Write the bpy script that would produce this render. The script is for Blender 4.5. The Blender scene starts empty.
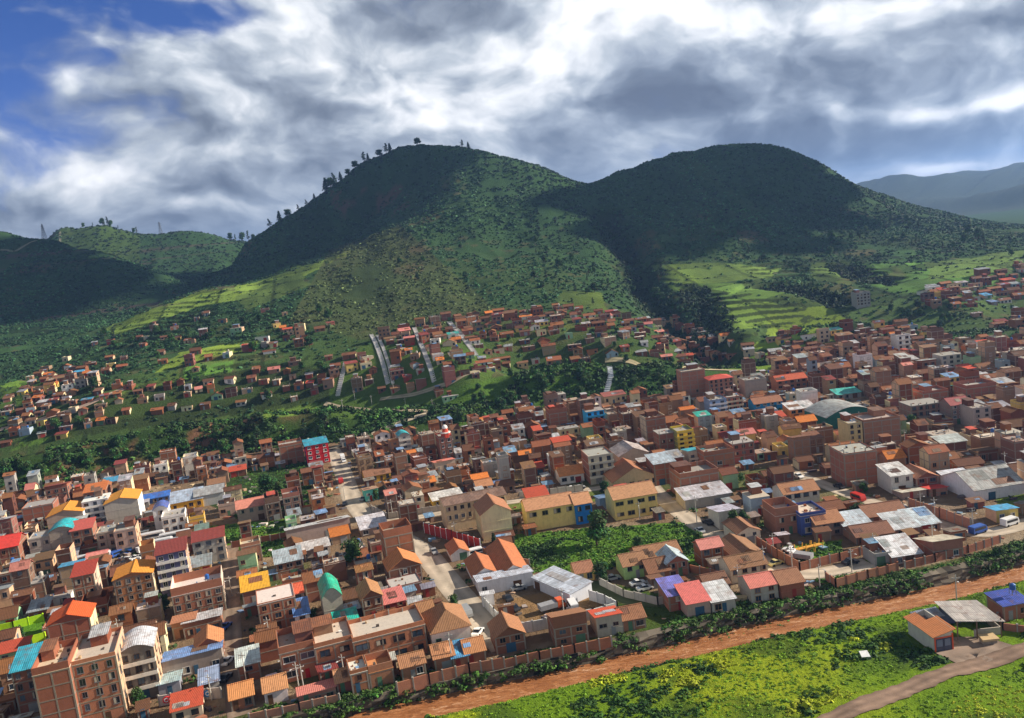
import bpy, math, random
import numpy as np
from mathutils import Vector, Matrix
random.seed(7); RNG = np.random.default_rng(7)
SC = bpy.context.scene
# ------------------------------------------------------------------ camera
F = 850.0; CH = 90.0
PITCH = math.radians(7.8); ROLL = math.radians(7.0)
cam_d = bpy.data.cameras.new('camera'); cam = bpy.data.objects.new('camera', cam_d)
SC.collection.objects.link(cam); SC.camera = cam
cam_d.sensor_width = 36.0; cam_d.lens = F/1024*36.0; cam_d.clip_start = 1; cam_d.clip_end = 30000
fw = np.array([0, math.cos(PITCH), -math.sin(PITCH)]); _r0 = np.array([1., 0, 0]); _u0 = np.cross(_r0, fw)
rt = _r0*math.cos(ROLL)-_u0*math.sin(ROLL); up = _r0*math.sin(ROLL)+_u0*math.cos(ROLL)
cam.matrix_world = Matrix(((rt[0], up[0], -fw[0], 0), (rt[1], up[1], -fw[1], 0), (rt[2], up[2], -fw[2], CH), (0, 0, 0, 1)))
# ------------------------------------------------------------------ light and sky
SUN_EL = math.radians(28); SUN_AZ = math.radians(80)      # azimuth clockwise from +Y (view direction)
SC.view_settings.view_transform = 'Standard'; SC.view_settings.look = 'None'
SC.view_settings.exposure = 0.76; SC.view_settings.gamma = 1.0; SC.view_settings.use_curve_mapping = False
sd = bpy.data.lights.new('sun', 'SUN'); sd.energy = 5.0; sd.angle = math.radians(0.5); sd.color = (1, .89, .73)
sun = bpy.data.objects.new('sun', sd); SC.collection.objects.link(sun)
sv = Vector((math.sin(SUN_AZ)*math.cos(SUN_EL), math.cos(SUN_AZ)*math.cos(SUN_EL), math.sin(SUN_EL)))
sun.rotation_euler = sv.to_track_quat('Z', 'Y').to_euler(); sun.location = sv*1000

class NT:
    def __init__(s, nt): s.nt = nt; s.L = nt.links
    def n(s, t, **k):
        x = s.nt.nodes.new(t)
        for a, b in k.items(): setattr(x, a, b)
        return x
    def put(s, sock, v):
        if hasattr(v, 'is_linked') or isinstance(v, bpy.types.NodeSocket): s.L.new(v, sock)
        elif v is not None: sock.default_value = v
    def m(s, op, a, b=None, c=None, clamp=False):
        x = s.n('ShaderNodeMath', operation=op); x.use_clamp = clamp
        s.put(x.inputs[0], a)
        if b is not None: s.put(x.inputs[1], b)
        if c is not None: s.put(x.inputs[2], c)
        return x.outputs[0]
    def noise(s, vec, scale, detail=4, rough=.55, dist=0., out=0):
        x = s.n('ShaderNodeTexNoise'); s.put(x.inputs['Vector'], vec); x.inputs['Scale'].default_value = scale
        x.inputs['Detail'].default_value = detail; x.inputs['Roughness'].default_value = rough; x.inputs['Distortion'].default_value = dist
        return x.outputs[out]
    def mix(s, f, a, b, mode='MIX'):
        x = s.n('ShaderNodeMix', data_type='RGBA', blend_type=mode)
        s.put(x.inputs[0], f); s.put(x.inputs[6], a if not isinstance(a, tuple) else (*a[:3], 1)); s.put(x.inputs[7], b if not isinstance(b, tuple) else (*b[:3], 1))
        return x.outputs[2]
    def ramp(s, f, stops):
        x = s.n('ShaderNodeValToRGB'); s.put(x.inputs[0], f); cr = x.color_ramp
        while len(cr.elements) < len(stops): cr.elements.new(.5)
        for e, (p, c) in zip(cr.elements, stops): e.position = p; e.color = (*c[:3], 1)
        return x.outputs[0]
    def maprange(s, v, a, b, c=0., d=1.):
        x = s.n('ShaderNodeMapRange', interpolation_type='SMOOTHSTEP'); s.put(x.inputs[0], v)
        for i, q in enumerate((a, b, c, d)): x.inputs[i+1].default_value = q
        return x.outputs[0]

def ray(px, py):
    px = np.asarray(px, float); py = np.asarray(py, float)
    return fw+rt*((px-512)/F)[..., None]-up*((py-359)/F)[..., None]
def proj(x, y, z):
    v = np.stack([np.asarray(x, float), np.asarray(y, float), np.asarray(z, float)-CH], -1); f = v@fw
    return 512+F*(v@rt)/f, 359-F*(v@up)/f
def G(px, py, z=0.):
    d = ray(px, py); t = (z-CH)/d[..., 2]; return np.stack([d[..., 0]*t, d[..., 1]*t], -1)

world = bpy.data.worlds.new('World'); SC.world = world; world.use_nodes = True
wn = NT(world.node_tree); world.node_tree.nodes.clear()
sky = wn.n('ShaderNodeTexSky', sky_type='NISHITA'); sky.sun_disc = False
sky.sun_elevation = SUN_EL; sky.sun_rotation = SUN_AZ; sky.altitude = 3300; sky.air_density = 1.0; sky.dust_density = 0.4; sky.ozone_density = 2.5
tc = wn.n('ShaderNodeTexCoord'); sep = wn.n('ShaderNodeSeparateXYZ'); wn.L.new(tc.outputs['Generated'], sep.inputs[0])
X, Y, Z = sep.outputs
AZ = wn.m('ARCTAN2', X, Y); EL = wn.m('ARCSINE', Z)
cx, cy = math.cos(ROLL*.8), math.sin(ROLL*.8)     # the cloud deck's drift is tilted a little against the horizon
U = wn.m('ADD', wn.m('MULTIPLY', AZ, cx), wn.m('MULTIPLY', EL, -cy)); V = wn.m('ADD', wn.m('MULTIPLY', AZ, cy), wn.m('MULTIPLY', EL, cx))
def azel(px, py):
    d = ray(px, py); az = math.atan2(d[0], d[1]); el = math.asin(d[2]/np.linalg.norm(d)); return az*cx-el*cy, az*cy+el*cx
comb = wn.n('ShaderNodeCombineXYZ'); wn.L.new(U, comb.inputs[0]); wn.L.new(wn.m('MULTIPLY', V, 1.6), comb.inputs[1]); wn.L.new(wn.m('MULTIPLY', Y, .15), comb.inputs[2])
P0 = comb.outputs[0]
warp = wn.n('ShaderNodeVectorMath', operation='MULTIPLY_ADD'); wn.L.new(wn.noise(P0, 6, 4, .5, out=1), warp.inputs[0]); warp.inputs[1].default_value = (.13, .12, 0); wn.L.new(P0, warp.inputs[2])
PW = warp.outputs[0]
def spots(lst, wob):
    acc = None
    ws = wn.n('ShaderNodeSeparateXYZ'); wn.L.new(wob, ws.inputs[0]); uu, vv = ws.outputs[0], ws.outputs[1]
    for (px, py, rx, ry, a) in lst:
        u0, v0 = azel(px, py); u0 += .065; v0 = v0*1.6+.06
        du = wn.m('DIVIDE', wn.m('SUBTRACT', uu, u0), rx/F); dv = wn.m('DIVIDE', wn.m('SUBTRACT', vv, v0), ry*1.6/F)
        g = wn.m('MULTIPLY', wn.m('EXPONENT', wn.m('MULTIPLY', wn.m('ADD', wn.m('MULTIPLY', du, du), wn.m('MULTIPLY', dv, dv)), -1.)), a)
        acc = g if acc is None else wn.m('ADD', acc, g)
    return acc
# cover: where the cloud deck opens to blue; tone: where it is thick and grey or thin and bright
cover = spots([(50, 15, 110, 34, -.50), (5, 90, 75, 60, -.42), (190, 3, 110, 24, -.36), (100, 95, 90, 30, -.14), (500, 98, 60, 16, -.12), (0, 175, 90, 40, -.15), (560, 20, 60, 30, .15), (200, 20, 60, 20, -.2)], PW)
tone = spots([(430, 18, 95, 22, -.42), (215, 190, 75, 10, -.34), (660, 88, 80, 36, -.40), (610, 108, 90, 16, -.2), (900, 75, 130, 20, -.34), (985, 22, 40, 14, -.34),
    (860, 145, 150, 26, -.46), (530, 140, 120, 22, -.22), (60, 205, 90, 25, -.26), (210, 110, 140, 28, -.14), (400, 62, 110, 20, -.16), (345, 150, 90, 18, -.12), (700, 130, 90, 25, -.18),
    (125, 178, 40, 16, .38), (225, 150, 60, 14, .3), (170, 205, 130, 12, .22), (275, 35, 55, 32, .26), (630, 22, 120, 30, .36), (750, 85, 30, 22, .45), (660, 140, 35, 14, .42), (930, 110, 95, 9, .5), (1010, 98, 40, 12, .5),
    (960, 170, 40, 6, .65), (830, 15, 160, 16, .36), (440, 130, 60, 10, .32), (495, 40, 90, 18, .15), (545, 75, 30, 30, .4), (1000, 55, 60, 16, .36)], PW)
def puff(vec, sc, out=0):
    v = wn.n('ShaderNodeTexVoronoi', feature='SMOOTH_F1', voronoi_dimensions='2D'); wn.L.new(vec, v.inputs['Vector']); v.inputs['Scale'].default_value = sc; v.inputs['Smoothness'].default_value = .55
    v.inputs['Detail'].default_value = 2.0; v.inputs['Roughness'].default_value = .55; v.inputs['Lacunarity'].default_value = 2.2; v.normalize = True
    return wn.m('SUBTRACT', 1., v.outputs['Distance'])
def field(vec): return wn.m('ADD', wn.m('MULTIPLY', wn.noise(vec, 5.5, 7, .55), .62), wn.m('MULTIPLY', puff(vec, 9.), .50))
n1 = wn.m('SUBTRACT', field(PW), .10)
dens = wn.m('ADD', wn.m('ADD', cover, .84), wn.m('MULTIPLY', wn.m('SUBTRACT', n1, .5), 1.7))
cmask = wn.maprange(wn.m('ADD', dens, wn.m('MULTIPLY', wn.m('SUBTRACT', wn.noise(PW, 24., 5, .6), .5), .35)), .30, .74)
shift = wn.n('ShaderNodeVectorMath', operation='ADD'); wn.L.new(PW, shift.inputs[0]); shift.inputs[1].default_value = (.020, .024, 0)
rel = wn.m('SUBTRACT', n1, wn.m('SUBTRACT', field(shift.outputs[0]), .10))       # lit towards the sun side
tv = wn.m('ADD', wn.m('ADD', wn.m('ADD', wn.m('MULTIPLY', tone, .85), .50), wn.m('MULTIPLY', wn.m('SUBTRACT', wn.noise(PW, 4., 6, .55), .5), 1.45)), wn.m('ADD', wn.m('MULTIPLY', rel, 1.9), wn.m('MULTIPLY', wn.m('SUBTRACT', wn.noise(PW, 19., 6, .6), .5), .45)))
ccol = wn.ramp(tv, [(.0, (.085, .10, .135)), (.22, (.13, .155, .20)), (.45, (.24, .275, .33)), (.62, (.38, .415, .46)), (.8, (.59, .605, .63)), (1., (.80, .80, .81))])
bgs = wn.n('ShaderNodeBackground'); bgs.inputs[1].default_value = .062
hs = wn.n('ShaderNodeHueSaturation'); wn.L.new(sky.outputs[0], hs.inputs['Color']); hs.inputs['Saturation'].default_value = 1.25
wn.L.new(wn.mix(1., hs.outputs[0], (1.05, .80, 1.12), 'MULTIPLY'), bgs.inputs[0])
bgc = wn.n('ShaderNodeBackground'); wn.L.new(ccol, bgc.inputs[0]); wn.L.new(wn.maprange(Z, .30, .62, 1.0, .38), bgc.inputs[1])   # unseen sky overhead dimmed to cut the fill light
mx = wn.n('ShaderNodeMixShader'); wn.L.new(cmask, mx.inputs[0]); wn.L.new(bgs.outputs[0], mx.inputs[1]); wn.L.new(bgc.outputs[0], mx.inputs[2])
wo = wn.n('ShaderNodeOutputWorld'); wn.L.new(mx.outputs[0], wo.inputs[0])

# ------------------------------------------------------------------ terrain heights
def _hash(ix, iy, s):
    h = (ix.astype(np.int64)*374761393+iy.astype(np.int64)*668265263+s*974711) & 0x7fffffff
    h = (h ^ (h >> 13))*1274126177 & 0x7fffffff
    return ((h ^ (h >> 16)) & 0xffff)/65535.
def vnoise(x, y, s=0):
    ix = np.floor(x); iy = np.floor(y); fx = x-ix; fy = y-iy; fx = fx*fx*(3-2*fx); fy = fy*fy*(3-2*fy)
    a = _hash(ix, iy, s); b = _hash(ix+1, iy, s); c = _hash(ix, iy+1, s); d = _hash(ix+1, iy+1, s)
    return (a*(1-fx)+b*fx)*(1-fy)+(c*(1-fx)+d*fx)*fy
def fbm(x, y, sc, o=4, s=0):
    v = 0; a = .5
    for i in range(o): v = v+a*(vnoise(x/sc, y/sc, s+i*17)-.5); a *= .5; sc = sc*.5
    return v*2
def sstep(a, b, x):
    t = np.clip((x-a)/(b-a), 0, 1); return t*t*(3-2*t)
BASE_PX = [(-400, 552), (-250, 535), (-80, 508), (0, 497), (100, 475), (200, 459), (330, 444), (430, 436), (490, 425), (560, 404), (640, 403), (700, 388), (760, 376), (830, 352), (900, 345), (960, 345), (1024, 340), (1150, 325), (1300, 305)]
_b = np.array([G(a, b) for a, b in BASE_PX]); BX, BY = _b[:, 0], _b[:, 1]
def base_y(x): return np.interp(x, BX, BY)
# control points: (px, py, forward distance)
CP = [(0,462,425),(-80,470,435),(-250,480,440),(60,446,432),(100,440,446),(150,428,450),(200,423,455),(260,414,452),(330,406,455),(400,408,455),(440,404,462),(480,376,485),(520,366,490),(560,360,500),(600,360,492),(640,362,480),(682,364,480),(730,367,500),(768,366,500),
(0,400,560),(0,360,720),(-100,360,700),(-100,420,520),(100,400,520),(100,360,680),(50,345,780),(100,335,770),(150,310,815),(200,292,850),(200,380,540),(200,340,660),(150,350,640),(260,360,560),(260,320,680),(256,283,870),(316,263,920),(373,237,980),(415,200,1060),(430,168,1120),
(330,370,540),(373,300,700),(300,320,660),(430,300,680),(400,350,545),(430,325,600),(380,335,590),(480,322,600),(540,318,590),(600,325,560),(640,335,545),(500,345,540),(440,370,500),(560,340,540),(620,345,530),
(380,202,1130),(350,220,1110),(320,232,1090),(398,188,1130),(300,250,1060),(280,258,1040),(412,175,1135),(450,147,1150),(425,149,1155),(400,155,1150),(365,171,1150),(330,195,1150),(300,213,1150),(265,235,1160),(245,246,1200),(475,149,1145),(500,155,1130),(525,163,1120),(550,172,1100),(575,183,1070),(590,190,1060),(598,196,1040),
(500,250,850),(500,200,980),(500,300,660),(450,250,850),(450,200,990),(550,250,830),(550,210,940),(590,270,740),(570,300,650),(600,240,850),(610,300,640),(630,310,620),(400,270,790),
(605,215,980),(625,250,870),(640,280,760),(665,312,650),(700,338,570),
(605,180,1080),(620,172,1100),(650,163,1130),(675,154,1160),(700,149,1180),(740,145,1200),(780,148,1200),(800,155,1195),(820,165,1180),(840,177,1170),(860,190,1150),(880,200,1140),(900,210,1120),(940,222,1000),(980,235,880),(1024,240,820),(1150,240,800),(1300,240,800),
(650,200,1020),(700,200,1010),(650,235,880),(700,240,860),(680,268,780),(720,265,790),(780,240,890),(780,265,790),(750,200,1050),(800,200,1050),(850,240,900),(850,215,1000),(900,250,820),(960,262,720),(800,300,640),(740,300,650),(690,300,670),(740,325,570),(800,325,560),(900,300,620),(850,320,560),(960,300,580),(1000,275,640),(1024,262,680),(900,332,530),(960,328,540),(1024,320,560),(1150,300,580),
(0,340,860),(0,300,1050),(-100,300,1050),(0,260,1180),(0,232,1260),(-100,228,1280),(-250,225,1300),(50,240,1240),(100,252,1200),(150,270,1150),(195,288,1090),(100,300,1040),(50,320,960),(-100,340,860),
(60,230,1600),(80,228,1600),(105,227,1600),(130,233,1600),(150,237,1620),(180,232,1600),(200,233,1600),(215,236,1600),(235,243,1630),(252,243,1650),(160,260,1450),(220,265,1400)]
PZ = [(590,1180,112),(590,1120,124),(600,1260,95),(560,1220,120),(530,1250,130),(620,1220,120),(316,960,80),(290,940,70),(350,990,96),(373,1010,108),(395,1080,140),(410,1100,160),(256,930,66),(200,980,58),(150,940,54),(215,1180,70),(60,1400,120),(110,1380,110),(160,1300,92),(0,1500,140),(250,1400,95),(300,1450,90),
(450,1450,120),(590,1400,80),(750,1500,90),(350,1450,110),(900,1500,30),(1024,1200,20),(1200,1200,15),(1350,1200,10),(1000,2000,10),(1200,2000,10),(50,2000,80),(250,2100,70),(500,2100,60),(750,2100,40),(-200,2000,90),
(-200,3200,60),(200,3200,60),(500,3200,40),(700,3200,40),(850,2600,20),(1000,2600,10),(1150,2600,10),
(800,4200,130),(840,4200,140),(865,4200,162),(892,4200,184),(910,4200,166),(927,4200,149),(947,4200,150),(962,4200,128),(985,4200,140),(1012,4200,149),(1030,4200,160),(1080,4200,182),(1140,4200,165),(1250,4200,170),(905,3400,55),(985,3350,35),(1050,3500,60),(985,2700,24),(1024,2700,56),(1060,2700,76),(1120,2700,80),(1200,2700,60),(905,6000,90),(1100,6000,90),(905,2900,10),(700,4500,60),(0,4500,60),(400,4500,60),(-300,4500,60),(1400,4500,60)]
_pts = []
for a, b, D in CP:
    d = ray(a, b); t = D/d[1]; _pts.append((d[0]*t, D, CH+d[2]*t))
for a, D, z in PZ:
    d = ray(a, 359-(0)); 
    yh = 243+(512-a)*.1228; d = ray(a, yh); _pts.append((d[0]*D/d[1], D, z))
for x in np.linspace(-420, 620, 42):
    yb = float(base_y(x))
    for q in (3, -14, -60): _pts.append((x, yb-q, 0.))
for x in np.linspace(-300, 420, 10):
    for y in (60, 150, 240, 330):
        if y < base_y(x)-70: _pts.append((x, y, 0.))
_pts += [(-700, 100, 5), (-700, 400, 30), (700, 100, 5), (750, 400, 5), (-900, 900, 80), (-1200, 1600, 120), (900, 800, 20)]
PT = np.array(_pts); C0 = 14.0
_A = np.sqrt(((PT[:, None, :2]-PT[None, :, :2])**2).sum(-1)+C0*C0)
_n = len(PT); _M = np.zeros((_n+1, _n+1)); _M[:_n, :_n] = _A-np.eye(_n)*1.5; _M[:_n, _n] = 1; _M[_n, :_n] = 1
_w = np.linalg.solve(_M, np.append(PT[:, 2], 0))
def polyd(x, y, P):
    best = np.full(np.shape(x), 1e9)
    for (ax, ay), (bx, by) in zip(P[:-1], P[1:]):
        dx, dy = bx-ax, by-ay; t = np.clip(((x-ax)*dx+(y-ay)*dy)/(dx*dx+dy*dy), 0, 1)
        best = np.minimum(best, np.hypot(x-ax-t*dx, y-ay-t*dy))
    return best
def D2(lst): return [tuple((lambda d: (d[0]*D/d[1], D))(ray(a, b))) for a, b, D in lst]
CARVES = [(D2([(603,212,990),(622,248,880),(638,280,765),(665,312,650),(700,338,570),(722,350,530)]), 17, 20.),
          (D2([(690,285,720),(700,300,670),(716,325,590)]), 11, 8.), (D2([(765,285,700),(800,292,670),(835,300,640)]), 12, 8.),
          (D2([(838,262,770),(858,275,720),(885,288,680)]), 12, 8.), (D2([(432,172,1110),(425,190,1075),(412,208,1045),(392,226,1010)]), 22, 8.)]
TOPR = np.array([G(a, b, -2.6) for a, b in [(100,768),(330,726),(356,716),(439,698),(512,683),(551,674),(660,649),(768,622),(866,603),(940,588),(985,577),(1015,568),(1060,556),(1200,530),(1400,500)]])
BOTR = np.array([G(a, b, -2.6) for a, b in [(100,800),(356,738),(439,713),(512,697),(551,687),(660,662),(768,636),(866,616),(940,600),(985,588),(1015,580),(1060,569),(1200,545),(1400,515)]])
TERR = []
def H(x, y):
    x = np.asarray(x, float); y = np.asarray(y, float); sh = x.shape; x = x.ravel(); y = y.ravel(); z = np.empty_like(x)
    for i in range(0, len(x), 20000):
        a = x[i:i+20000]; b = y[i:i+20000]
        z[i:i+20000] = np.sqrt((a[:, None]-PT[None, :, 0])**2+(b[:, None]-PT[None, :, 1])**2+C0*C0)@_w[:_n]+_w[_n]
    d = y-base_y(x)
    k = sstep(0, 16, d); z = np.maximum(z, 0)*k+np.where(d > 0, .35*k, 0)
    hill = sstep(40, 260, d)*sstep(2, 60, z)
    far = 1+np.clip((y-1800)/900, 0, 4)
    z = z+hill*far*(5.*fbm(x+y*.25, y, 150*far, 4, 3)-9.*np.abs(fbm(x+.15*y, y*.30, 75*far, 4, 9))+2.+1.6*fbm(x, y*.5, 22*far, 3, 12))
    z = z+k*sstep(6, 60, d)*.8*fbm(x, y, 22, 3, 21)
    for P, w, dep in CARVES:
        dd = polyd(x, y, P); z = z-dep*np.exp(-(dd/w)**2)*(1+.4*fbm(x, y, 30, 3, 5))
    for P in TERR:      # stepped field terraces
        ins = inpoly(x, y, P); zz = (z+7.*fbm(x, y, 80, 3, 88))/3.8; fr = zz-np.floor(zz); z = np.where(ins, z+(sstep(.74, 1., fr)-fr)*3.8*np.clip(.30+1.3*fbm(x, y, 60, 2, 89), .0, .75), z)
    yt = np.interp(x, TOPR[:, 0], TOPR[:, 1]); yb = np.interp(x, BOTR[:, 0], BOTR[:, 1])
    inr = (y < yt+4.2) & (y > yb)
    z = np.where(inr, -3.1+3.1*sstep(1.6, 4.0, y-yt), z)
    mead = y <= yb
    mz = -2.9+2.9*sstep(0, 7, yb-y)+sstep(4, 30, yb-y)*1.3*fbm(x, y, 18, 4, 31)
    z = np.where(mead, mz, z)
    return z.reshape(sh)
def T(px, py, n=420):
    """where the sight line through a pixel meets the ground (used once, to read real positions off the photograph)"""
    px = np.atleast_1d(np.asarray(px, float)); py = np.atleast_1d(np.asarray(py, float))
    d = ray(px, py); d = d/d[:, 1:2]; Ds = np.geomspace(120, 2400, n)
    xx = d[:, 0:1]*Ds; yy = np.broadcast_to(Ds, xx.shape); zz = CH+d[:, 2:3]*Ds
    h = H(xx, yy); below = zz < h; i = np.argmax(below, 1); i = np.where(below.any(1), i, n-1); i = np.maximum(i, 1)
    r = np.arange(len(px)); g1 = zz[r, i]-h[r, i]; g0 = zz[r, i-1]-h[r, i-1]; t = np.clip(g0/(g0-g1+1e-9), 0, 1)
    D = Ds[i-1]+(Ds[i]-Ds[i-1])*t; return d[:, 0]*D, D, CH+d[:, 2]*D
def inpoly(px, py, poly):
    c = np.zeros(np.shape(px), bool); n = len(poly)
    for i in range(n):
        x1, y1 = poly[i]; x2, y2 = poly[(i+1) % n]
        if y1 == y2: continue
        k = ((y1 > py) != (y2 > py)) & (px < (x2-x1)*(py-y1)/(y2-y1)+x1); c ^= k
    return c
_tz = [[(650,262),(720,256),(800,256),(860,258),(930,252),(1024,246),(1024,285),(960,300),(900,296),(850,325),(790,335),(735,335),(700,300),(660,285)], [(60,350),(150,312),(200,296),(256,284),(318,265),(352,250),(350,285),(300,320),(330,350),(330,400),(200,418),(90,435),(20,440),(0,400)]]
_tw = []
for P in _tz:
    a, b, c = T([p[0] for p in P], [p[1] for p in P]); _tw.append([(float(u), float(v)) for u, v in zip(a, b)])
TERR += _tw
# ------------------------------------------------------------------ object helpers
def link(o, parent=None):
    SC.collection.objects.link(o)
    if parent is not None: o.parent = parent
    return o
def tag(o, label=None, cat=None, group=None, kind=None):
    if label: o['label'] = label
    if cat: o['category'] = cat
    if group: o['group'] = group
    if kind: o['kind'] = kind
    return o
def empty(name, loc, rz=0.):
    o = bpy.data.objects.new(name, None); o.empty_display_size = .5; o.location = loc; o.rotation_euler = (0, 0, rz); return link(o)
def mesh_np(name, V, Fq, mats, cols=None, smooth=False):
    """V (n,3), Fq (m,k) faces of k corners, cols (m,3) colour per face or (n,3) per vertex"""
    me = bpy.data.meshes.new(name); V = np.asarray(V, np.float32); Fq = np.asarray(Fq, np.int32); m, k = Fq.shape
    me.vertices.add(len(V)); me.vertices.foreach_set('co', V.ravel())
    me.loops.add(m*k); me.loops.foreach_set('vertex_index', Fq.ravel())
    me.polygons.add(m); me.polygons.foreach_set('loop_start', np.arange(0, m*k, k, dtype=np.int32)); me.polygons.foreach_set('loop_total', np.full(m, k, np.int32))
    me.polygons.foreach_set('use_smooth', np.full(m, smooth, bool))
    me.update(calc_edges=True)
    if cols is not None:
        cols = np.asarray(cols, np.float32)
        if len(cols) == len(V) and len(cols) != m:
            a = me.color_attributes.new('col', 'FLOAT_COLOR', 'POINT'); a.data.foreach_set('color', np.c_[cols, np.ones(len(cols))].ravel())
        else:
            a = me.color_attributes.new('col', 'FLOAT_COLOR', 'CORNER'); a.data.foreach_set('color', np.repeat(np.c_[cols, np.ones(m)], k, 0).ravel())
    for mt in (mats if isinstance(mats, (list, tuple)) else [mats]): me.materials.append(mt)
    me.validate(); return me
def mat(name, fn, rough=.9, spec=.3):
    m = bpy.data.materials.new(name); m.use_nodes = True; t = NT(m.node_tree); b = m.node_tree.nodes['Principled BSDF']
    b.inputs['Roughness'].default_value = rough; b.inputs['Specular IOR Level'].default_value = spec
    fn(t, b); return m
def bump(t, b, h, dist, strength=.6):
    x = t.n('ShaderNodeBump'); x.inputs['Distance'].default_value = dist; x.inputs['Strength'].default_value = strength; t.L.new(h, x.inputs['Height']); t.L.new(x.outputs[0], b.inputs['Normal'])
def attr(t): 
    a = t.n('ShaderNodeAttribute'); a.attribute_name = 'col'; return a.outputs['Color']
def wpos(t): return t.n('ShaderNodeNewGeometry').outputs['Position']
def f_ground(t, b):
    p = wpos(t); c = attr(t)
    s = t.m('ADD', t.m('MULTIPLY', t.noise(p, .35, 6, .65), 1.1), .45)
    s2 = t.m('ADD', t.m('MULTIPLY', t.noise(p, .045, 5, .6), .9), .55)
    cc = t.mix(1., c, t.ramp(t.m('MULTIPLY', s, s2), [(0, (0, 0, 0)), (1, (1, 1, 1))]), 'MULTIPLY')
    hue = t.mix(t.m('MULTIPLY', t.noise(p, .12, 4, .6), .5), cc, t.mix(1., cc, (1.35, 1.05, .6), 'MULTIPLY'))
    t.L.new(hue, b.inputs['Base Color']); bump(t, b, t.noise(p, .7, 6, .7), 1.2, .9)
M_GROUND = mat('ground_cover', f_ground, 1., .1)
def f_leaf(t, b):
    p = wpos(t); c = attr(t); q = t.m('ADD', t.m('MULTIPLY', t.noise(p, 1.2, 4, .6), 1.2), .4)
    t.L.new(t.mix(1., c, t.ramp(q, [(0, (0, 0, 0)), (1, (1, 1, 1))]), 'MULTIPLY'), b.inputs['Base Color'])
M_LEAF = mat('leaves', f_leaf, .75, .25)

# ------------------------------------------------------------------ the ground sheet
az = np.radians(np.concatenate([np.linspace(-80, -36, 60), np.linspace(-35.9, 35.9, 860), np.linspace(36, 80, 60)]))
rr = np.concatenate([np.linspace(20, 120, 20), np.geomspace(122, 620, 420), np.geomspace(623, 1700, 440), np.geomspace(1710, 9000, 190)])
AA, RR = np.meshgrid(az, rr); GX = RR*np.sin(AA); GY = RR*np.cos(AA)
sidek = sstep(.75, 1.2, np.abs(AA)); GZ = H(GX, GY)
GZ = np.where(RR > 8300, 30+0*GZ, GZ)
nx, ny = len(az), len(rr); idx = np.arange(nx*ny).reshape(ny, nx)
FQ = np.stack([idx[:-1, :-1], idx[:-1, 1:], idx[1:, 1:], idx[1:, :-1]], -1).reshape(-1, 4)
gx, gy, gz = GX.ravel(), GY.ravel(), GZ.ravel()
PX, PY = proj(gx, np.maximum(gy, 1), gz)
def mixc(c, new, k): k = np.clip(k, 0, 1)[:, None]; return c*(1-k)+np.array(new)*k
DB = gy-base_y(gx)
E_ = 1e-3
col = np.tile(np.array([.20, .145, .10]), (len(gx), 1))                 # town dirt
nA = fbm(gx, gy, 40, 4, 41); nB = fbm(gx, gy, 12, 4, 42); nC = fbm(gx, gy, 120, 4, 43)
col = mixc(col, (.30, .25, .19), sstep(.1, .5, nB)); col = mixc(col, (.07, .11, .03), sstep(.25, .45, nA)*.8)
HILL = (.030, .074, .028)
hillk = sstep(2, 10, DB); col = mixc(col, HILL, hillk)
dz = np.gradient(GZ, axis=0)/np.gradient(RR, axis=0); steep = dz.ravel()
bank = hillk*(1-sstep(34, 60, DB))
col = mixc(col, (.035, .075, .018), bank)
col = mixc(col, (.16, .085, .055), bank*sstep(-.15, .3, nB+.2*nA)*sstep(340, 240, PX)*.9)
near_s = (gy < 900)*hillk
col = mixc(col, (.055, .10, .028), near_s*sstep(30, 60, DB)*sstep(210, 120, DB)*.8)
col = mixc(col, (.13, .19, .035), near_s*sstep(.05, .35, nA)*sstep(25, 60, DB)*sstep(170, 110, DB)*.5)
col = mixc(col, (.10, .085, .05), near_s*sstep(.2, .5, nB)*sstep(25, 60, DB)*.5)
FIELDS = [([(10,452),(78,432),(121,420),(200,406),(260,397),(330,398),(330,390),(250,385),(180,395),(100,400),(40,430)], (.10, .20, .035)),
 ([(0,418),(50,395),(60,385),(20,380),(0,385)], (.10,.19,.03)), ([(155,372),(250,350),(262,340),(180,352)], (.17,.26,.04)), ([(175,385),(235,372),(232,358),(190,366)], (.09,.21,.04)),
 ([(262,408),(318,398),(330,404),(300,415),(262,418)], (.15,.26,.05)),
 ([(100,330),(200,292),(256,281),(318,262),(352,249),(348,256),(262,298),(200,306),(120,335)], (.17, .27, .05)), ([(230,300),(300,272),(310,285),(250,310)], (.09,.15,.04)),
 ([(652,266),(720,262),(780,268),(770,278),(700,285),(660,282)], (.14,.23,.045)), ([(664,285),(740,283),(800,290),(760,300),(690,300)], (.10,.19,.04)),
 ([(700,302),(760,300),(800,310),(780,326),(730,328)], (.14,.24,.04)), ([(810,262),(850,262),(850,285),(812,280)], (.10,.17,.04)), ([(770,312),(830,305),(850,320),(790,340),(766,345)], (.18,.28,.04)),
 ([(860,265),(930,262),(1000,268),(1000,285),(900,292),(870,285)], (.09,.20,.045)), ([(925,262),(1024,250),(1024,268),(930,280)], (.11,.19,.05)), ([(730,345),(800,335),(840,340),(800,352)], (.16,.27,.04)),
 ([(700,372),(768,352),(790,372),(770,384),(720,380)], (.15,.26,.03)), ([(560,290),(600,292),(610,310),(560,305)], (.10,.16,.03)), ([(365,345),(480,335),(500,370),(470,400),(340,420),(300,395)], (.075,.14,.03)),
 ([(440,390),(520,372),(560,365),(600,365),(560,400),(490,425),(440,425)], (.07,.15,.025)), ([(610,365),(700,368),(768,372),(760,378),(640,400),(610,398)], (.03,.075,.02))]
for poly, c in FIELDS:
    k = (inpoly(PX+6*nB, PY+3*nA, poly) & (DB > 0)).astype(float); col = mixc(col, c, k*.9)
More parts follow.
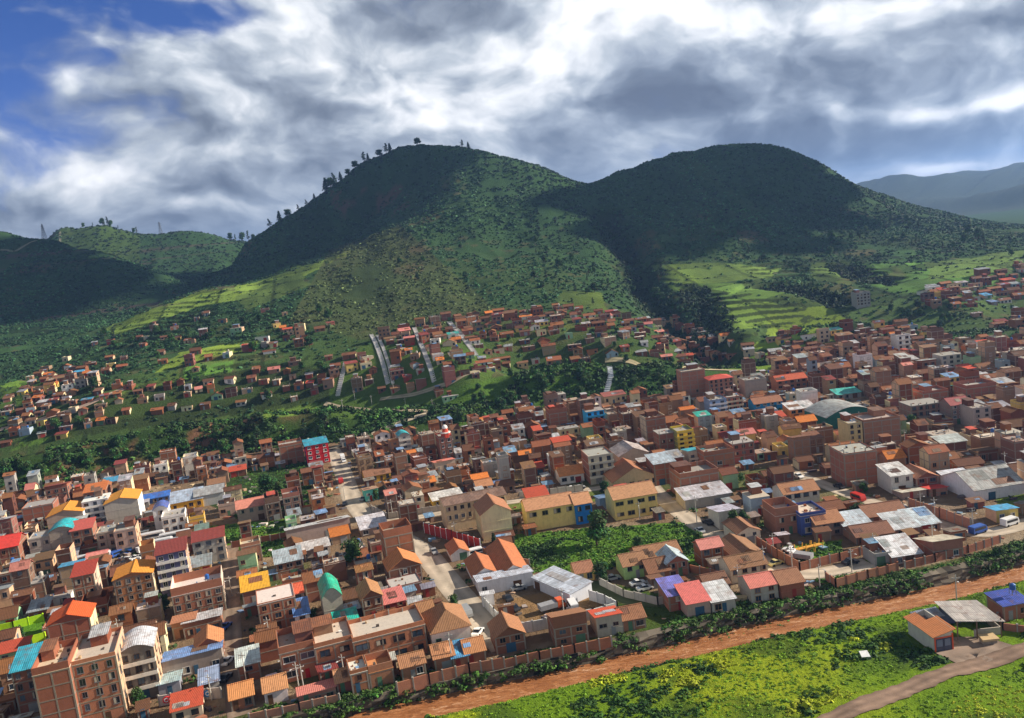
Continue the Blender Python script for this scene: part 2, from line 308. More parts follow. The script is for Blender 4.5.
patch = _hash(np.floor((gx+gy*.2)/52), np.floor((gy-gx*.15+14*nB)/36), 77)
fieldz = ((inpoly(PX, PY, [(640,262),(800,255),(1024,245),(1024,300),(850,345),(760,350),(655,300)])) | (inpoly(PX, PY, [(0,330),(200,292),(350,255),(330,400),(0,470)]))) & (DB > 20)
col = np.where(fieldz[:, None], col*(.45+1.1*patch[:, None]), col)
edge = (np.abs(((gy-gx*.15+14*nB)/36) % 1-.5) > .46) | (np.abs(((gx+gy*.2)/52) % 1-.5) > .47)
col = np.where((fieldz & edge)[:, None], col*.45, col)
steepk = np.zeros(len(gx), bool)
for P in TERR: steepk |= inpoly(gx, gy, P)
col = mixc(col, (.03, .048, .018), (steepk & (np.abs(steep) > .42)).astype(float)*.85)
# main hill: bush green on the flank, thin dry grass low on the nose; terraced far slopes
nose = inpoly(PX, PY, [(330,250),(400,225),(450,270),(520,330),(360,340),(290,320)]) & (gy > 520) & (gy < 1050)
col = np.where(nose[:, None], col*.4+np.array([.075, .085, .035])*.6, col)
lefth = (gy > 800) & (PX < 235)
hillm = hillk*sstep(80, 160, DB)*(gy < 1350)
col = mixc(col, (.055, .095, .032), hillm*sstep(.0, .45, fbm(gx+.2*gy, gy*.4, 60, 4, 81))*.55)
col = mixc(col, (.016, .036, .013), hillm*sstep(.05, .4, fbm(gx+.15*gy, gy*.3, 75, 4, 83))*.6)
col = mixc(col, (.13, .09, .055), hillm*sstep(.38, .55, fbm(gx, gy*.6, 38, 4, 82))*.4)
stripe = sstep(.25, .45, fbm(gx*.15, gz*9+gx*.02, 30, 3, 51))
col = mixc(col, (.085, .052, .065), lefth*stripe*.6)
farh = gy > 2400; col = mixc(col, (.035, .055, .035), farh.astype(float))
col = mixc(col, (.055, .10, .03), ((gy > 1450) & (gy < 1700) & (PX > 60) & (PX < 140)).astype(float)*.8)
cliff = inpoly(PX, PY, [(330,190),(400,185),(418,200),(390,220),(330,218)]) & (gy > 1000); col = mixc(col, (.09, .06, .05), cliff*sstep(-.1, .4, nB)*.8)
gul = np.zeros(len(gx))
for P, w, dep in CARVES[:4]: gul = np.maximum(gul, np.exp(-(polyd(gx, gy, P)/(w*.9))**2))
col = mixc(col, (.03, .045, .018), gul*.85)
yt = np.interp(gx, TOPR[:, 0], TOPR[:, 1]); yb = np.interp(gx, BOTR[:, 0], BOTR[:, 1])
mead = gy < yb-2
mk = mead.astype(float); col = mixc(col, (.13, .24, .014), mk); col = mixc(col, (.26, .34, .016), mk*sstep(-.05, .3, nA)*.8); col = mixc(col, (.05, .10, .015), mk*sstep(.05, .35, nB)*.8)
col = mixc(col, (.20, .10, .05), ((gy > yb-3) & (gy < yt+1)).astype(float))
col = mixc(col, (.06, .09, .025), ((gy >= yt+.5) & (gy < yt+7)).astype(float)*.9)
TOWNG = [([(512,535),(700,520),(740,545),(700,575),(640,560),(560,580),(520,560)], (.09, .20, .025)), ([(218,545),(290,535),(300,552),(230,562)], (.13, .24, .03)), ([(0,630),(45,612),(48,640),(0,650)], (.10, .26, .02)),
 ([(190,528),(290,518),(290,535),(190,545)], (.11, .22, .03)), ([(795,545),(842,540),(842,560),(798,565)], (.12, .26, .02)), ([(800,575),(900,552),(920,556),(830,585)], (.09,.17,.025)), ([(505,505),(640,484),(640,494),(520,514)], (.14,.19,.05)),
 ([(500,600),(590,585),(600,606),(520,632),(498,618)], (.26,.17,.09)), ([(595,580),(690,600),(690,640),(640,630),(600,600)], (.055,.10,.02)), ([(995,495),(1024,490),(1024,515),(1000,512)], (.14,.22,.04)),
 ([(230,470),(310,455),(312,505),(240,520),(200,500)], (.035, .07, .02)), ([(900,500),(960,505),(990,530),(945,540),(900,515)], (.24,.19,.15))]
for poly, c in TOWNG:
    k = (inpoly(PX, PY, poly) & (DB < 0) & (gy > yt+3)).astype(float); col = mixc(col, c, k)
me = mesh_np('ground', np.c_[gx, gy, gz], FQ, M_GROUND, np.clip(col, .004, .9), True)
tag(link(bpy.data.objects.new('ground', me)), kind='structure')
del col, PX, PY, nA, nB, nC, patch
# ------------------------------------------------------------------ materials for things
def f_wall(t, b):
    p = wpos(t); c = attr(t)
    q = t.m('ADD', t.m('MULTIPLY', t.noise(p, .9, 5, .65), .55), .70)
    st = t.n('ShaderNodeMapping'); t.L.new(p, st.inputs[0]); st.inputs['Scale'].default_value = (2.2, 2.2, .25)
    q = t.m('MULTIPLY', q, t.m('ADD', t.m('MULTIPLY', t.noise(st.outputs[0], 1., 4, .6), .5), .74))
    t.L.new(t.mix(1., c, t.ramp(q, [(0, (0, 0, 0)), (1, (1, 1, 1))]), 'MULTIPLY'), b.inputs['Base Color'])
M_WALL = mat('masonry', f_wall, .92, .15)
def f_brick(t, b):
    p = wpos(t); c = attr(t); z = t.n('ShaderNodeSeparateXYZ'); t.L.new(p, z.inputs[0])
    row = t.m('FRACT', t.m('MULTIPLY', z.outputs[2], 4.2)); j = t.m('LESS_THAN', row, .14)
    q = t.m('ADD', t.m('MULTIPLY', t.noise(p, .8, 5, .65), .6), .66)
    q = t.m('MULTIPLY', q, t.m('ADD', t.m('MULTIPLY', t.noise(p, 5.5, 2, .6), .7), .62))
    k = t.mix(1., c, t.ramp(q, [(0, (0, 0, 0)), (1, (1, 1, 1))]), 'MULTIPLY')
    t.L.new(t.mix(t.m('MULTIPLY', j, .35), k, (.30, .25, .21)), b.inputs['Base Color'])
M_BRICK = mat('brickwork', f_brick, .95, .1)
def f_tile(t, b):
    o = t.n('ShaderNodeTexCoord').outputs['Object']; c = attr(t); z = t.n('ShaderNodeSeparateXYZ'); t.L.new(o, z.inputs[0])
    w = t.m('ABSOLUTE', t.m('SINE', t.m('MULTIPLY', z.outputs[0], 8.)))
    q = t.m('MULTIPLY', t.m('ADD', t.m('MULTIPLY', t.noise(wpos(t), 1.3, 6, .75), 1.7), .14), t.m('ADD', t.m('MULTIPLY', w, .35), .70))
    k = t.mix(1., c, t.ramp(q, [(0, (0, 0, 0)), (1, (1, 1, 1))]), 'MULTIPLY')
    t.L.new(t.mix(t.m('MULTIPLY', t.noise(wpos(t), .5, 4, .6), .35), k, (.10, .075, .05)), b.inputs['Base Color']); bump(t, b, w, .08, .5)
M_TILE = mat('clay_tile', f_tile, .85, .2)
def f_sheet(t, b):
    o = t.n('ShaderNodeTexCoord').outputs['Object']; c = attr(t); z = t.n('ShaderNodeSeparateXYZ'); t.L.new(o, z.inputs[0])
    w = t.m('SINE', t.m('MULTIPLY', z.outputs[0], 14.)); u = t.m('MULTIPLY', z.outputs[0], .95); v = t.m('MULTIPLY', z.outputs[1], .36)
    wn_ = t.n('ShaderNodeTexWhiteNoise', noise_dimensions='2D'); cb = t.n('ShaderNodeCombineXYZ'); t.L.new(t.m('FLOOR', u), cb.inputs[0]); t.L.new(t.m('FLOOR', v), cb.inputs[1]); t.L.new(cb.outputs[0], wn_.inputs['Vector'])
    q = t.m('MULTIPLY', t.m('ADD', t.m('MULTIPLY', t.noise(wpos(t), .9, 5, .7), 1.0), .36), t.m('ADD', t.m('MULTIPLY', wn_.outputs[0], .42), .66))
    k = t.mix(1., c, t.ramp(q, [(0, (0, 0, 0)), (1, (1, 1, 1))]), 'MULTIPLY')
    seam = t.m('MAXIMUM', t.m('LESS_THAN', t.m('FRACT', u), .06), t.m('LESS_THAN', t.m('FRACT', v), .05)); k = t.mix(t.m('MULTIPLY', seam, .5), k, (.07, .06, .05))
    rs = t.maprange(t.noise(wpos(t), .55, 6, .7), .50, .68); k = t.mix(t.m('MULTIPLY', rs, .62), k, (.19, .085, .045))
    t.L.new(k, b.inputs['Base Color']); bump(t, b, w, .05, .4)
M_SHEET = mat('roof_sheet', f_sheet, .5, .4)
def f_glass(t, b): t.L.new(attr(t), b.inputs['Base Color'])
M_GLASS = mat('window_glass', f_glass, .12, .6)
M_PAINT = mat('paint', f_glass, .35, .5)
def f_water(t, b):
    p = wpos(t); st = t.n('ShaderNodeMapping'); t.L.new(p, st.inputs[0]); st.inputs['Rotation'].default_value = (0, 0, -.2); st.inputs['Scale'].default_value = (.35, 1.1, 1)
    n = t.noise(st.outputs[0], 1.1, 6, .7, 1.); n2 = t.noise(st.outputs[0], .25, 3, .6)
    t.L.new(t.ramp(t.m('MULTIPLY', n, t.m('ADD', n2, .55)), [(.3, (.20, .072, .024)), (.5, (.36, .14, .05)), (.66, (.50, .23, .10)), (.8, (.72, .5, .36))]), b.inputs['Base Color']); bump(t, b, n, .5, .8)
M_WATER = mat('muddy_water', f_water, .35, .4)
def f_road(t, b):
    p = wpos(t); c = attr(t); q = t.m('MULTIPLY', t.m('ADD', t.m('MULTIPLY', t.noise(p, .3, 5, .65), 1.0), .5), t.m('ADD', t.m('MULTIPLY', t.noise(p, 2.5, 3, .6), .5), .74))
    t.L.new(t.mix(1., c, t.ramp(q, [(0, (0, 0, 0)), (1, (1, 1, 1))]), 'MULTIPLY'), b.inputs['Base Color'])
M_ROAD = mat('road_surface', f_road, .95, .15)
# ------------------------------------------------------------------ mesh buffer
class MB:
    def __init__(s): s.v = []; s.f = []; s.c = []; s.m = []
    def poly(s, pts, col, m=None):
        n = len(s.v); s.v += [tuple(p) for p in pts]; s.f.append(tuple(range(n, n+len(pts)))); s.c.append(col); s.m.append(m)
    def box(s, x0, y0, z0, x1, y1, z1, col, m=None, top=None, bottom=False):
        a = (x0, y0, z0); b = (x1, y0, z0); c = (x1, y1, z0); d = (x0, y1, z0); e = (x0, y0, z1); f = (x1, y0, z1); g = (x1, y1, z1); h = (x0, y1, z1)
        for q in ((a, b, f, e), (b, c, g, f), (c, d, h, g), (d, a, e, h)): s.poly(q, col, m)
        s.poly((e, f, g, h), top or col, m)
        s.poly((a, d, c, b), col, m)
    def slab(s, pts, th, col, m=None):
        """a flat or sloping polygon (counter-clockwise from above) with thickness"""
        low = [(x, y, z-th) for x, y, z in pts]; s.poly(pts, col, m); s.poly(low[::-1], col, m)
        for i in range(len(pts)):
            j = (i+1) % len(pts); s.poly((pts[i], low[i], low[j], pts[j]), col, m)
    def cyl(s, x, y, z0, z1, r, col, m=None, n=8, r2=None):
        r2 = r if r2 is None else r2
        a = [(x+r*math.cos(2*math.pi*i/n), y+r*math.sin(2*math.pi*i/n), z0) for i in range(n)]; b = [(x+r2*math.cos(2*math.pi*i/n), y+r2*math.sin(2*math.pi*i/n), z1) for i in range(n)]
        for i in range(n): j = (i+1) % n; s.poly((a[i], a[j], b[j], b[i]), col, m)
        s.poly(b, col, m); s.poly(a[::-1], col, m)
    def bar(s, p, q, r, col, m=None, n=5):
        p = Vector(p); q = Vector(q); d = (q-p).normalized(); u = d.orthogonal().normalized(); w = d.cross(u)
        a = [p+(u*math.cos(2*math.pi*i/n)+w*math.sin(2*math.pi*i/n))*r for i in range(n)]; b = [v+(q-p) for v in a]
        for i in range(n): j = (i+1) % n; s.poly((a[i], a[j], b[j], b[i]), col, m)
        s.poly(b, col, m); s.poly(a[::-1], col, m)
    def add(s, o, mtx=None):
        n = len(s.v); s.v += [tuple(mtx @ Vector(p)) for p in o.v] if mtx is not None else o.v
        s.f += [tuple(i+n for i in f) for f in o.f]; s.c += o.c; s.m += o.m
    def mesh(s, name, default):
        me = bpy.data.meshes.new(name); me.from_pydata(s.v, [], s.f)
        a = me.color_attributes.new('col', 'FLOAT_COLOR', 'CORNER'); buf = []
        ms = []; mi = []
        for f, c, m in zip(s.f, s.c, s.m):
            buf += list((*c, 1.))*len(f); m = m or default
            if m not in ms: ms.append(m)
            mi.append(ms.index(m))
        a.data.foreach_set('color', buf)
        for m in ms: me.materials.append(m)
        me.polygons.foreach_set('material_index', mi); return me
    def build(s, name, default, parent=None, loc=None):
        o = link(bpy.data.objects.new(name, s.mesh(name, default)), parent)
        if loc: o.location = loc
        return o
def jit(c, a=.12):
    k = 1+random.uniform(-a, a); return tuple(max(.004, min(.92, x*k*(1+random.uniform(-a*.3, a*.3)))) for x in c)
# colours (base colours; PEACH also stands for sunlit side walls)
BR = [(.29,.105,.05), (.25,.080,.042), (.35,.13,.055), (.23,.092,.056), (.16,.062,.042), (.34,.19,.115), (.27,.11,.085), (.38,.24,.16), (.21,.12,.085)]
CONC = (.36,.34,.31); ADOBE = (.30,.19,.12); CREAM = (.72,.62,.38); WHITE = (.80,.78,.74); BEIGE = (.58,.48,.34); GREY = (.42,.41,.38); YEL = (.80,.62,.22); BLUE = (.05,.20,.55)
TERRA = (.30,.115,.05); TERRB = (.19,.078,.043); ORANGE = (.78,.24,.05); REDR = (.66,.10,.05); MAROON = (.28,.05,.045); TINW = (.56,.56,.57); TING = (.40,.43,.46); TINB = (.22,.38,.62); TEAL = (.03,.50,.42); PINK = (.72,.26,.22); SKYB = (.08,.42,.72); PEACH = (.66,.42,.27)
GL = (.015,.02,.03); RUST = (.25,.13,.07)
YAWX = [(-260, 17), (-140, 17), (-80, 18), (-40, 17), (0, 8), (45, 8), (100, 2), (240, 0), (400, 0)]
def yaw_at(x): return math.radians(float(np.interp(x, [a for a, _ in YAWX], [b for _, b in YAWX])))
CELLS = {}
def window_mesh(w, h, fc):
    k = ('wf', round(w, 1), round(h, 1), fc)
    if k not in CELLS:
        m = MB(); t = .09; y = -.07
        m.box(-w/2-t, y, -h/2-t, w/2+t, .02, -h/2, fc); m.box(-w/2-t, y, h/2, w/2+t, .02, h/2+t, fc); m.box(-w/2-t, y, -h/2, -w/2, .02, h/2, fc); m.box(w/2, y, -h/2, w/2+t, .02, h/2, fc)
        m.box(-.03, y+.02, -h/2, .03, .01, h/2, fc); m.box(-w/2-.18, y-.12, -h/2-t-.08, w/2+.18, .02, -h/2-t, fc)
        ps = []
        for gc in (GL, (.03,.05,.08), (.10,.13,.17), None, GL):  # bluish panes have a reflection painted into the glass colour
            p = MB(); p.box(-w/2, -.02, -h/2, w/2, .01, h/2, gc or GL)
            if gc is None: p.box(-w/2, -.035, -h/2, -w*.1, -.018, h/2, (.5,.42,.32), M_WALL)
            ps.append(p.mesh('pane', M_GLASS))
        CELLS[k] = (m.mesh('window', M_WALL), ps)
    return CELLS[k]
def building(mode, P, yaw, w, d, h, roof='flat', rc=None, wc=None, wall='brick', floors=None, side='right', win=1., name='house', label=None, cat='house', group=None,
             sidec=None, doorc=None, tank=0, balc=False, panes=True, winc=None, winw=None, sink=1.2, gsh=.22, frontgrid=None, blank=False, rng=None):
    """front-left corner is local (0,0); x runs along the facade, y goes back. mode: 'own' = separate things, or an MB to add to"""
    R_ = rng or random; own = mode == 'own'
    rc = rc or CONC; wc = wc or random.choice(BR); floors = floors or max(1, round(h/2.7)); fh = h/floors
    wm = M_BRICK if wall == 'brick' else M_WALL
    if own:
        root = empty(name, (P[0], P[1], P[2]), yaw); tag(root, label, cat, group)
    else: glob = mode; M4 = Matrix.Translation(P) @ Matrix.Rotation(yaw, 4, 'Z')
    def emit(mb, nm, default):
        if not mb.f: return None
        if own: return mb.build(nm, default, root)
        mb.m = [m or default for m in mb.m]; glob.add(mb, M4)
    W = MB(); sc_ = sidec or wc
    gable = {'gable': gsh, 'gablef': gsh, 'hip': gsh, 'shed': gsh, 'arch': gsh}.get(roof, 0)
    # walls: side walls may take brick, their own paint or a painted sunlit tone
    zb = -sink
    W.poly([(0,0,zb),(w,0,zb),(w,0,h),(0,0,h)], wc, wm); W.poly([(w,0,zb),(w,d,zb),(w,d,h),(w,0,h)], sc_, wm if sc_ is wc else (M_BRICK if sc_ in BR else M_WALL))
    W.poly([(w,d,zb),(0,d,zb),(0,d,h),(w,d,h)], sc_, wm); W.poly([(0,d,zb),(0,0,zb),(0,0,h),(0,d,h)], sc_, wm if sc_ is wc else (M_BRICK if sc_ in BR else M_WALL))
    frame_ = wall == 'brick' and R_.random() < (.9 if own else .6)
    if frame_:      # concrete frame standing proud of the brick infill
        fc = jit((.31, .26, .21), .14); nx_ = max(1, round(w/3.6)); ny_ = max(1, round(d/3.8)); e = .035
        for i in range(nx_+1):
            x = min(max(i*w/nx_, .16), w-.16); W.box(x-.16, -e, zb, x+.16, .01, h-.01, fc, M_WALL)
        for j in range(ny_+1):
            y = min(max(j*d/ny_, .16), d-.16)
            W.box(w-.01, y-.16, zb, w+e, y+.16, h-.01, fc, M_WALL)
            if own: W.box(-e, y-.16, zb, .01, y+.16, h-.01, fc, M_WALL)
        for k in range(1, floors+1):
            z = k*fh-.02; W.box(-e-.01, -e-.01, z-.24, w+e+.01, d+.03, z, fc, M_WALL)
    elif floors > 1:
        for k in range(1, floors): z = k*fh; W.box(-.05, -.05, z-.12, w+.05, d+.02, z+.03, jit(wc, .08), M_WALL)
    Rf = MB()
    if roof == 'flat':
        Rf.box(-.08, -.08, h, w+.08, d+.08, h+.12, jit(CONC if rc is None else rc, .1), M_WALL)
        ph = R_.choice([.35, .8, 1.0, .25, 1.5, 2.2] if wall == 'brick' else [.35, .8, 1.]); pc = jit(wc, .08); t = .16; z0, z1 = h+.12, h+.12+ph
        if R_.random() < .8:
            W.box(0, 0, z0, w, t, z1, pc, wm); W.box(w-t, t, z0, w, d, z1, jit(sc_, .06), wm); W.box(0, t, z0, t, d, z1, jit(sc_, .06), wm); W.box(t, d-t, z0, w-t, d, z1, pc, wm)
        if wall == 'brick' and R_.random() < .7:
            nx_ = max(1, round(w/3.6))
            for i in range(nx_+1):
                for y in (.2, d-.2):
                    x = min(max(i*w/nx_, .17), w-.17); W.box(x-.12, y-.12, z0-.05, x+.12, y+.12, h+R_.uniform(.7, 1.5), CONC, M_WALL)
        if R_.random() < .55 and w > 4.4 and d > 4.4:       # stair head or a room begun on the roof
            a = R_.uniform(.3, w*.5); b_ = R_.uniform(.35, .6)*d; ww = R_.uniform(2., max(2.1, w*.5)); W.box(a, b_, z0, a+ww, d-.3, z0+2.2, jit(R_.choice(BR+[wc]), .1), M_BRICK)
            Rf.slab([(a-.3, b_-.3, z0+2.3), (a+ww+.3, b_-.3, z0+2.3), (a+ww+.3, d, z0+2.55), (a-.3, d, z0+2.55)], .06, jit(R_.choice([TINW, TING, RUST, TERRA, RUST, TERRB, TERRB, TINB, REDR]), .15), M_SHEET)
        for _ in range(R_.randint(2, 8)):               # planks, bricks, washing left on the slab
            x = R_.uniform(.6, w-1); y = R_.uniform(.6, d-1.2); s_ = R_.uniform(.2, .8)
            Rf.box(x, y, z0, x+s_, y+R_.uniform(.3, 1.), z0+R_.uniform(.1, .6), R_.choice([RUST, WHITE, TING, BR[0], (.10, .08, .07), TINB, (.5, .35, .2)]), M_WALL)
    else:
        o = .38; th = .12; rm = M_TILE if rc in (TERRA, TERRB, ORANGE) or rc[0] > 2.2*rc[2] else M_SHEET
        if roof == 'gable':
            g = d*.5*gable*2; g = max(.6, g); k = g/(d/2)
            for (ya, yb_) in ((-o, d/2), (d+o, d/2)):
                za, zb_ = h-o*k, h+g
                pts = [(-o, ya, za), (w+o, ya, za), (w+o, yb_, zb_), (-o, yb_, zb_)]
                if ya > yb_: pts = pts[::-1]
                Rf.slab([(x, y, z+.1) for x, y, z in pts], th, jit(rc, .07), rm)
            for x in (0, w): W.poly([(x, 0, h), (x, d, h), (x, d/2, h+g)][::1 if x else -1], sc_, wm)
            Rf.box(-o, d/2-.14, h+g+.06, w+o, d/2+.14, h+g+.2, jit(rc, .2), rm)
        elif roof == 'gablef':
            g = max(.6, w*gable); k = g/(w/2)
            for (xa, xb) in ((-o, w/2), (w+o, w/2)):
                pts = [(xa, -o, h-o*k), (xb, -o, h+g), (xb, d+o, h+g), (xa, d+o, h-o*k)]
                if xa < xb: pts = pts[::-1]
                pts = pts[::-1] if False else pts
                q = [(x, y, z+.1) for x, y, z in pts]
                n_ = (Vector(q[1])-Vector(q[0])).cross(Vector(q[2])-Vector(q[1]))
                Rf.slab(q if n_.z > 0 else q[::-1], th, jit(rc, .07), rm)
            W.poly([(0,0,h),(w,0,h),(w/2,0,h+g)], wc, wm); W.poly([(w,d,h),(0,d,h),(w/2,d,h+g)], wc, wm)
            Rf.box(w/2-.14, -o, h+g+.06, w/2+.14, d+o, h+g+.2, jit(rc, .2), rm)
        elif roof == 'hip':
            g = max(1., min(w, d)*gable); r_ = min(w, d)*.42; A = [(-o,-o,h),(w+o,-o,h),(w+o,d+o,h),(-o,d+o,h)]
            if w >= d: p, q = (r_, d/2, h+g), (w-r_, d/2, h+g); fs = [(A[0],A[1],q,p),(A[1],A[2],q),(A[2],A[3],p,q),(A[3],A[0],p)]
            else: p, q = (w/2, r_, h+g), (w/2, d-r_, h+g); fs = [(A[0],A[1],p),(A[1],A[2],q,p),(A[2],A[3],q),(A[3],A[0],p,q)]
            for f_ in fs: Rf.slab([(x, y, z+.12) for x, y, z in f_], th, jit(rc, .07), rm)
            Rf.box(p[0]-.12, p[1]-.12, p[2]+.02, q[0]+.12, q[1]+.12, q[2]+.22, jit(rc, .2), rm)
        elif roof == 'shed':
            g = max(.5, d*gable*.7); up_ = R_.random() < .72
            z0, z1 = (h, h+g) if up_ else (h+g, h)
            Rf.slab([(-o,-o,z0+.12),(w+o,-o,z0+.12),(w+o,d+o,z1+.12),(-o,d+o,z1+.12)], .07, jit(rc, .07), rm)
            if up_:
                for x in (0, w): W.poly([(x,0,h),(x,d,h),(x,d,h+g)], sc_, wm)
                W.poly([(w,d,h),(0,d,h),(0,d,h+g),(w,d,h+g)], wc, wm)
            else:
                W.poly([(0,0,h),(w,0,h),(w,0,h+g),(0,0,h+g)], wc, wm)
                for x in (0, w): W.poly([(x,0,h),(x,d,h),(x,0,h+g)], sc_, wm)
        elif roof == 'arch':
            g = w*gable*1.2; n_ = 12; pr = [(-.15+(w+.3)*i/n_, h+g*math.sin(math.pi*i/n_)) for i in range(n_+1)]
            for (xa, za), (xb, zb_) in zip(pr[:-1], pr[1:]): Rf.slab([(xa,-o,za+.1),(xb,-o,zb_+.1),(xb,d+o,zb_+.1),(xa,d+o,za+.1)], .08, rc, rm)
            if not blank: W.poly([(x, 0, z) for x, z in pr], wc, wm); W.poly([(x, d, z) for x, z in pr][::-1], wc, wm)
    # sheets of other ages patched onto the roof
    if roof in ('gable', 'shed') and not name.startswith('school') and R_.random() < (.45 if own else .6) and w > 3.5:
        o = .38
        if roof == 'gable': g_ = max(.6, d*gable); y0_, y1_, za_, zb_ = 0., d/2, h, h+g_
        else: y0_, y1_, za_, zb_ = 0., d, z0, z1
        for _ in range(R_.randint(1, 2)):
            xa = R_.uniform(-.2, w*.6); xb = min(w+.2, xa+R_.uniform(1.1, w*.5)); ta = R_.uniform(0, .5); tb = ta+R_.uniform(.3, .5)
            f_ = lambda t_: (y0_+(y1_-y0_)*t_, za_+(zb_-za_)*t_+.17)
            (ya, qa), (yb, qb) = f_(ta), f_(min(tb, .97)); Rf.slab([(xa, ya, qa), (xb, ya, qa), (xb, yb, qb), (xa, yb, qb)], .05, jit(R_.choice([TINW, TING, RUST, RUST, TERRA, (.14,.07,.045), (.42,.36,.30), TINB, tuple(min(.9, v*1.35) for v in rc), tuple(v*.55 for v in rc)]), .15), M_SHEET)
    if tank:
        tk = MB(); c = R_.choice([(.012,.012,.014),(.03,.12,.4),(.55,.5,.42)]); x, y = w*.7, d*.5; z = h+(.12 if roof == 'flat' else 1.)
        for a in (-.45, .45):
            for b_ in (-.45, .45): tk.box(x+a-.06, y+b_-.06, z, x+a+.06, y+b_+.06, z+1.0, CONC, M_WALL)
        tk.cyl(x, y, z+1.0, z+2.1, .6, c, M_PAINT, 10); tk.cyl(x, y, z+2.1, z+2.35, .6, c, M_PAINT, 10, .2)
    body = emit(W, 'wall', wm)
    rf = emit(Rf, 'roof', M_WALL)
    if tank: emit(tk, 'water_tank', M_PAINT)
    # windows on the front and on the right side
    winc = winc or R_.choice([(.30,.26,.22), (.6,.58,.55), (.10,.06,.04), (.16,.15,.15), (.34,.2,.12)])
    ww = winw or R_.choice([1.1, 1.3, 1.5]); wh = min(1.35, fh*.5)
    spots_ = []
    if win > 0:
        n_ = max(1, int(w/(ww+1.25)))
        for k in range(floors):
            if k == 0 and floors > 1 and R_.random() < .35: continue
            for i in range(n_):
                if R_.random() > win: continue
                x = (i+.5)*w/n_; z = k*fh+fh*.54
                spots_.append((x, 0., z, 0.))
        if side == 'right' or side == 'both':
            m_ = max(1, int(d/3.6))
            for k in range(floors):
                for i in range(m_):
                    if R_.random() > win*.7: continue
                    spots_.append((w, (i+.5)*d/m_, k*fh+fh*.54, math.pi/2))
    D = MB()
    if not blank:
        dc = doorc or R_.choice([(.12,.06,.03),(.05,.12,.2),(.3,.3,.3),(.35,.05,.04),(.1,.2,.12)]); x = R_.uniform(.5, max(.6, w-2.6)); dw = R_.choice([1., 2.2]) if w > 4 else .95
        D.box(x, -.06, -.1, x+dw, .02, 2.2, dc, M_WALL)
        if floors > 1: spots_ = [s_ for s_ in spots_ if not (s_[2] < fh and s_[3] == 0. and x-.9 < s_[0] < x+dw+.9)]
        else: spots_ = [s_ for s_ in spots_ if not (s_[3] == 0. and x-.9 < s_[0] < x+dw+.9)]
    emit(D, 'door', M_WALL)
    if own:
        fm, pm = window_mesh(ww, wh, winc)
        for (x, y, z, r) in spots_:
            o = bpy.data.objects.new('window', fm); o.location = (x, y, z); o.rotation_euler = (0, 0, r); o.scale = (random.choice([1, 1, .8, 1.12]), 1, random.choice([1, 1, .85, 1.1])); link(o, root)
            if panes: link(bpy.data.objects.new('pane', random.choice(pm)), o)
            else: CELLS.setdefault('dark', []).append(o)
    else:
        Wn = MB()
        for (x, y, z, r) in spots_:
            if r == 0: Wn.box(x-ww/2, -.05, z-wh/2, x+ww/2, .01, z+wh/2, GL, M_GLASS); Wn.box(x-ww/2-.1, -.16, z-wh/2-.14, x+ww/2+.1, .0, z-wh/2, winc, M_WALL)
            else: Wn.box(w-.01, y-ww/2, z-wh/2, w+.05, y+ww/2, z+wh/2, GL, M_GLASS)
        emit(Wn, 'window', M_GLASS)
    if balc and own:
        for k in range(1, floors):
            B = MB(); z = k*fh; c = balc if isinstance(balc, tuple) else WHITE
            B.box(-.05, -1.1, z-.1, w+.05, .0, z+.06, c); B.box(-.05, -1.1, z+.06, w+.05, -1.0, z+.75, c); B.box(-.05, -1., z+.06, .05, 0, z+.75, c); B.box(w-.05, -1., z+.06, w+.05, 0, z+.75, c)
            B.build('balcony', M_WALL, root)
    return root if own else None
def ribbon(name, pts, width, col, z=.03, drape=False, m=None, kind='structure', step=3., **kw):
    P = [np.array(p, float)[:2] for p in pts]; out = []
    for a, b in zip(P[:-1], P[1:]):
        n = max(1, int(np.linalg.norm(b-a)/step)); out += [a+(b-a)*i/n for i in range(n)]
    out.append(P[-1]); out = np.array(out)
    sm = out.copy()
    for _ in range(4): sm[1:-1] = (sm[:-2]+sm[1:-1]*2+sm[2:])/4
    out = sm; tg = np.gradient(out, axis=0); tg /= np.linalg.norm(tg, axis=1)[:, None]; nr = np.c_[-tg[:, 1], tg[:, 0]]
    wj = width*(1+.08*RNG.standard_normal(len(out))) if kw.get('rough') else np.full(len(out), width)
    k = 4; rows = [out+nr*(wj*(i/k-.5))[:, None] for i in range(k+1)]
    V = np.concatenate(rows); zz = H(V[:, 0], V[:, 1])+z if drape else np.full(len(V), z)
    n = len(out); Fq = [(i*n+j, i*n+j+1, (i+1)*n+j+1, (i+1)*n+j) for i in range(k) for j in range(n-1)]
    Fq = [f[::-1] for f in Fq]
    cr = np.tile(col, (len(V), 1))*np.repeat(np.array([.72, 1.15, .82, 1.12, .7]), n)[:, None]*(1+.12*RNG.standard_normal((len(V), 1)))
    me = mesh_np(name, np.c_[V, zz], Fq, m or M_ROAD, np.clip(cr, .01, .7), True)
    o = link(bpy.data.objects.new(name, me))
    if kind: o['kind'] = kind
    return o, out
def GP(lst, z=0.): return [tuple(G(a, b, z)) for a, b in lst]
ROADS = []
def road(name, px, w, col, z=.03):
    o, c = ribbon(name, GP(px), w, col, z); ROADS.append((c, w/2)); return o
DUST = (.50, .42, .33); ASPH = (.24, .20, .18)
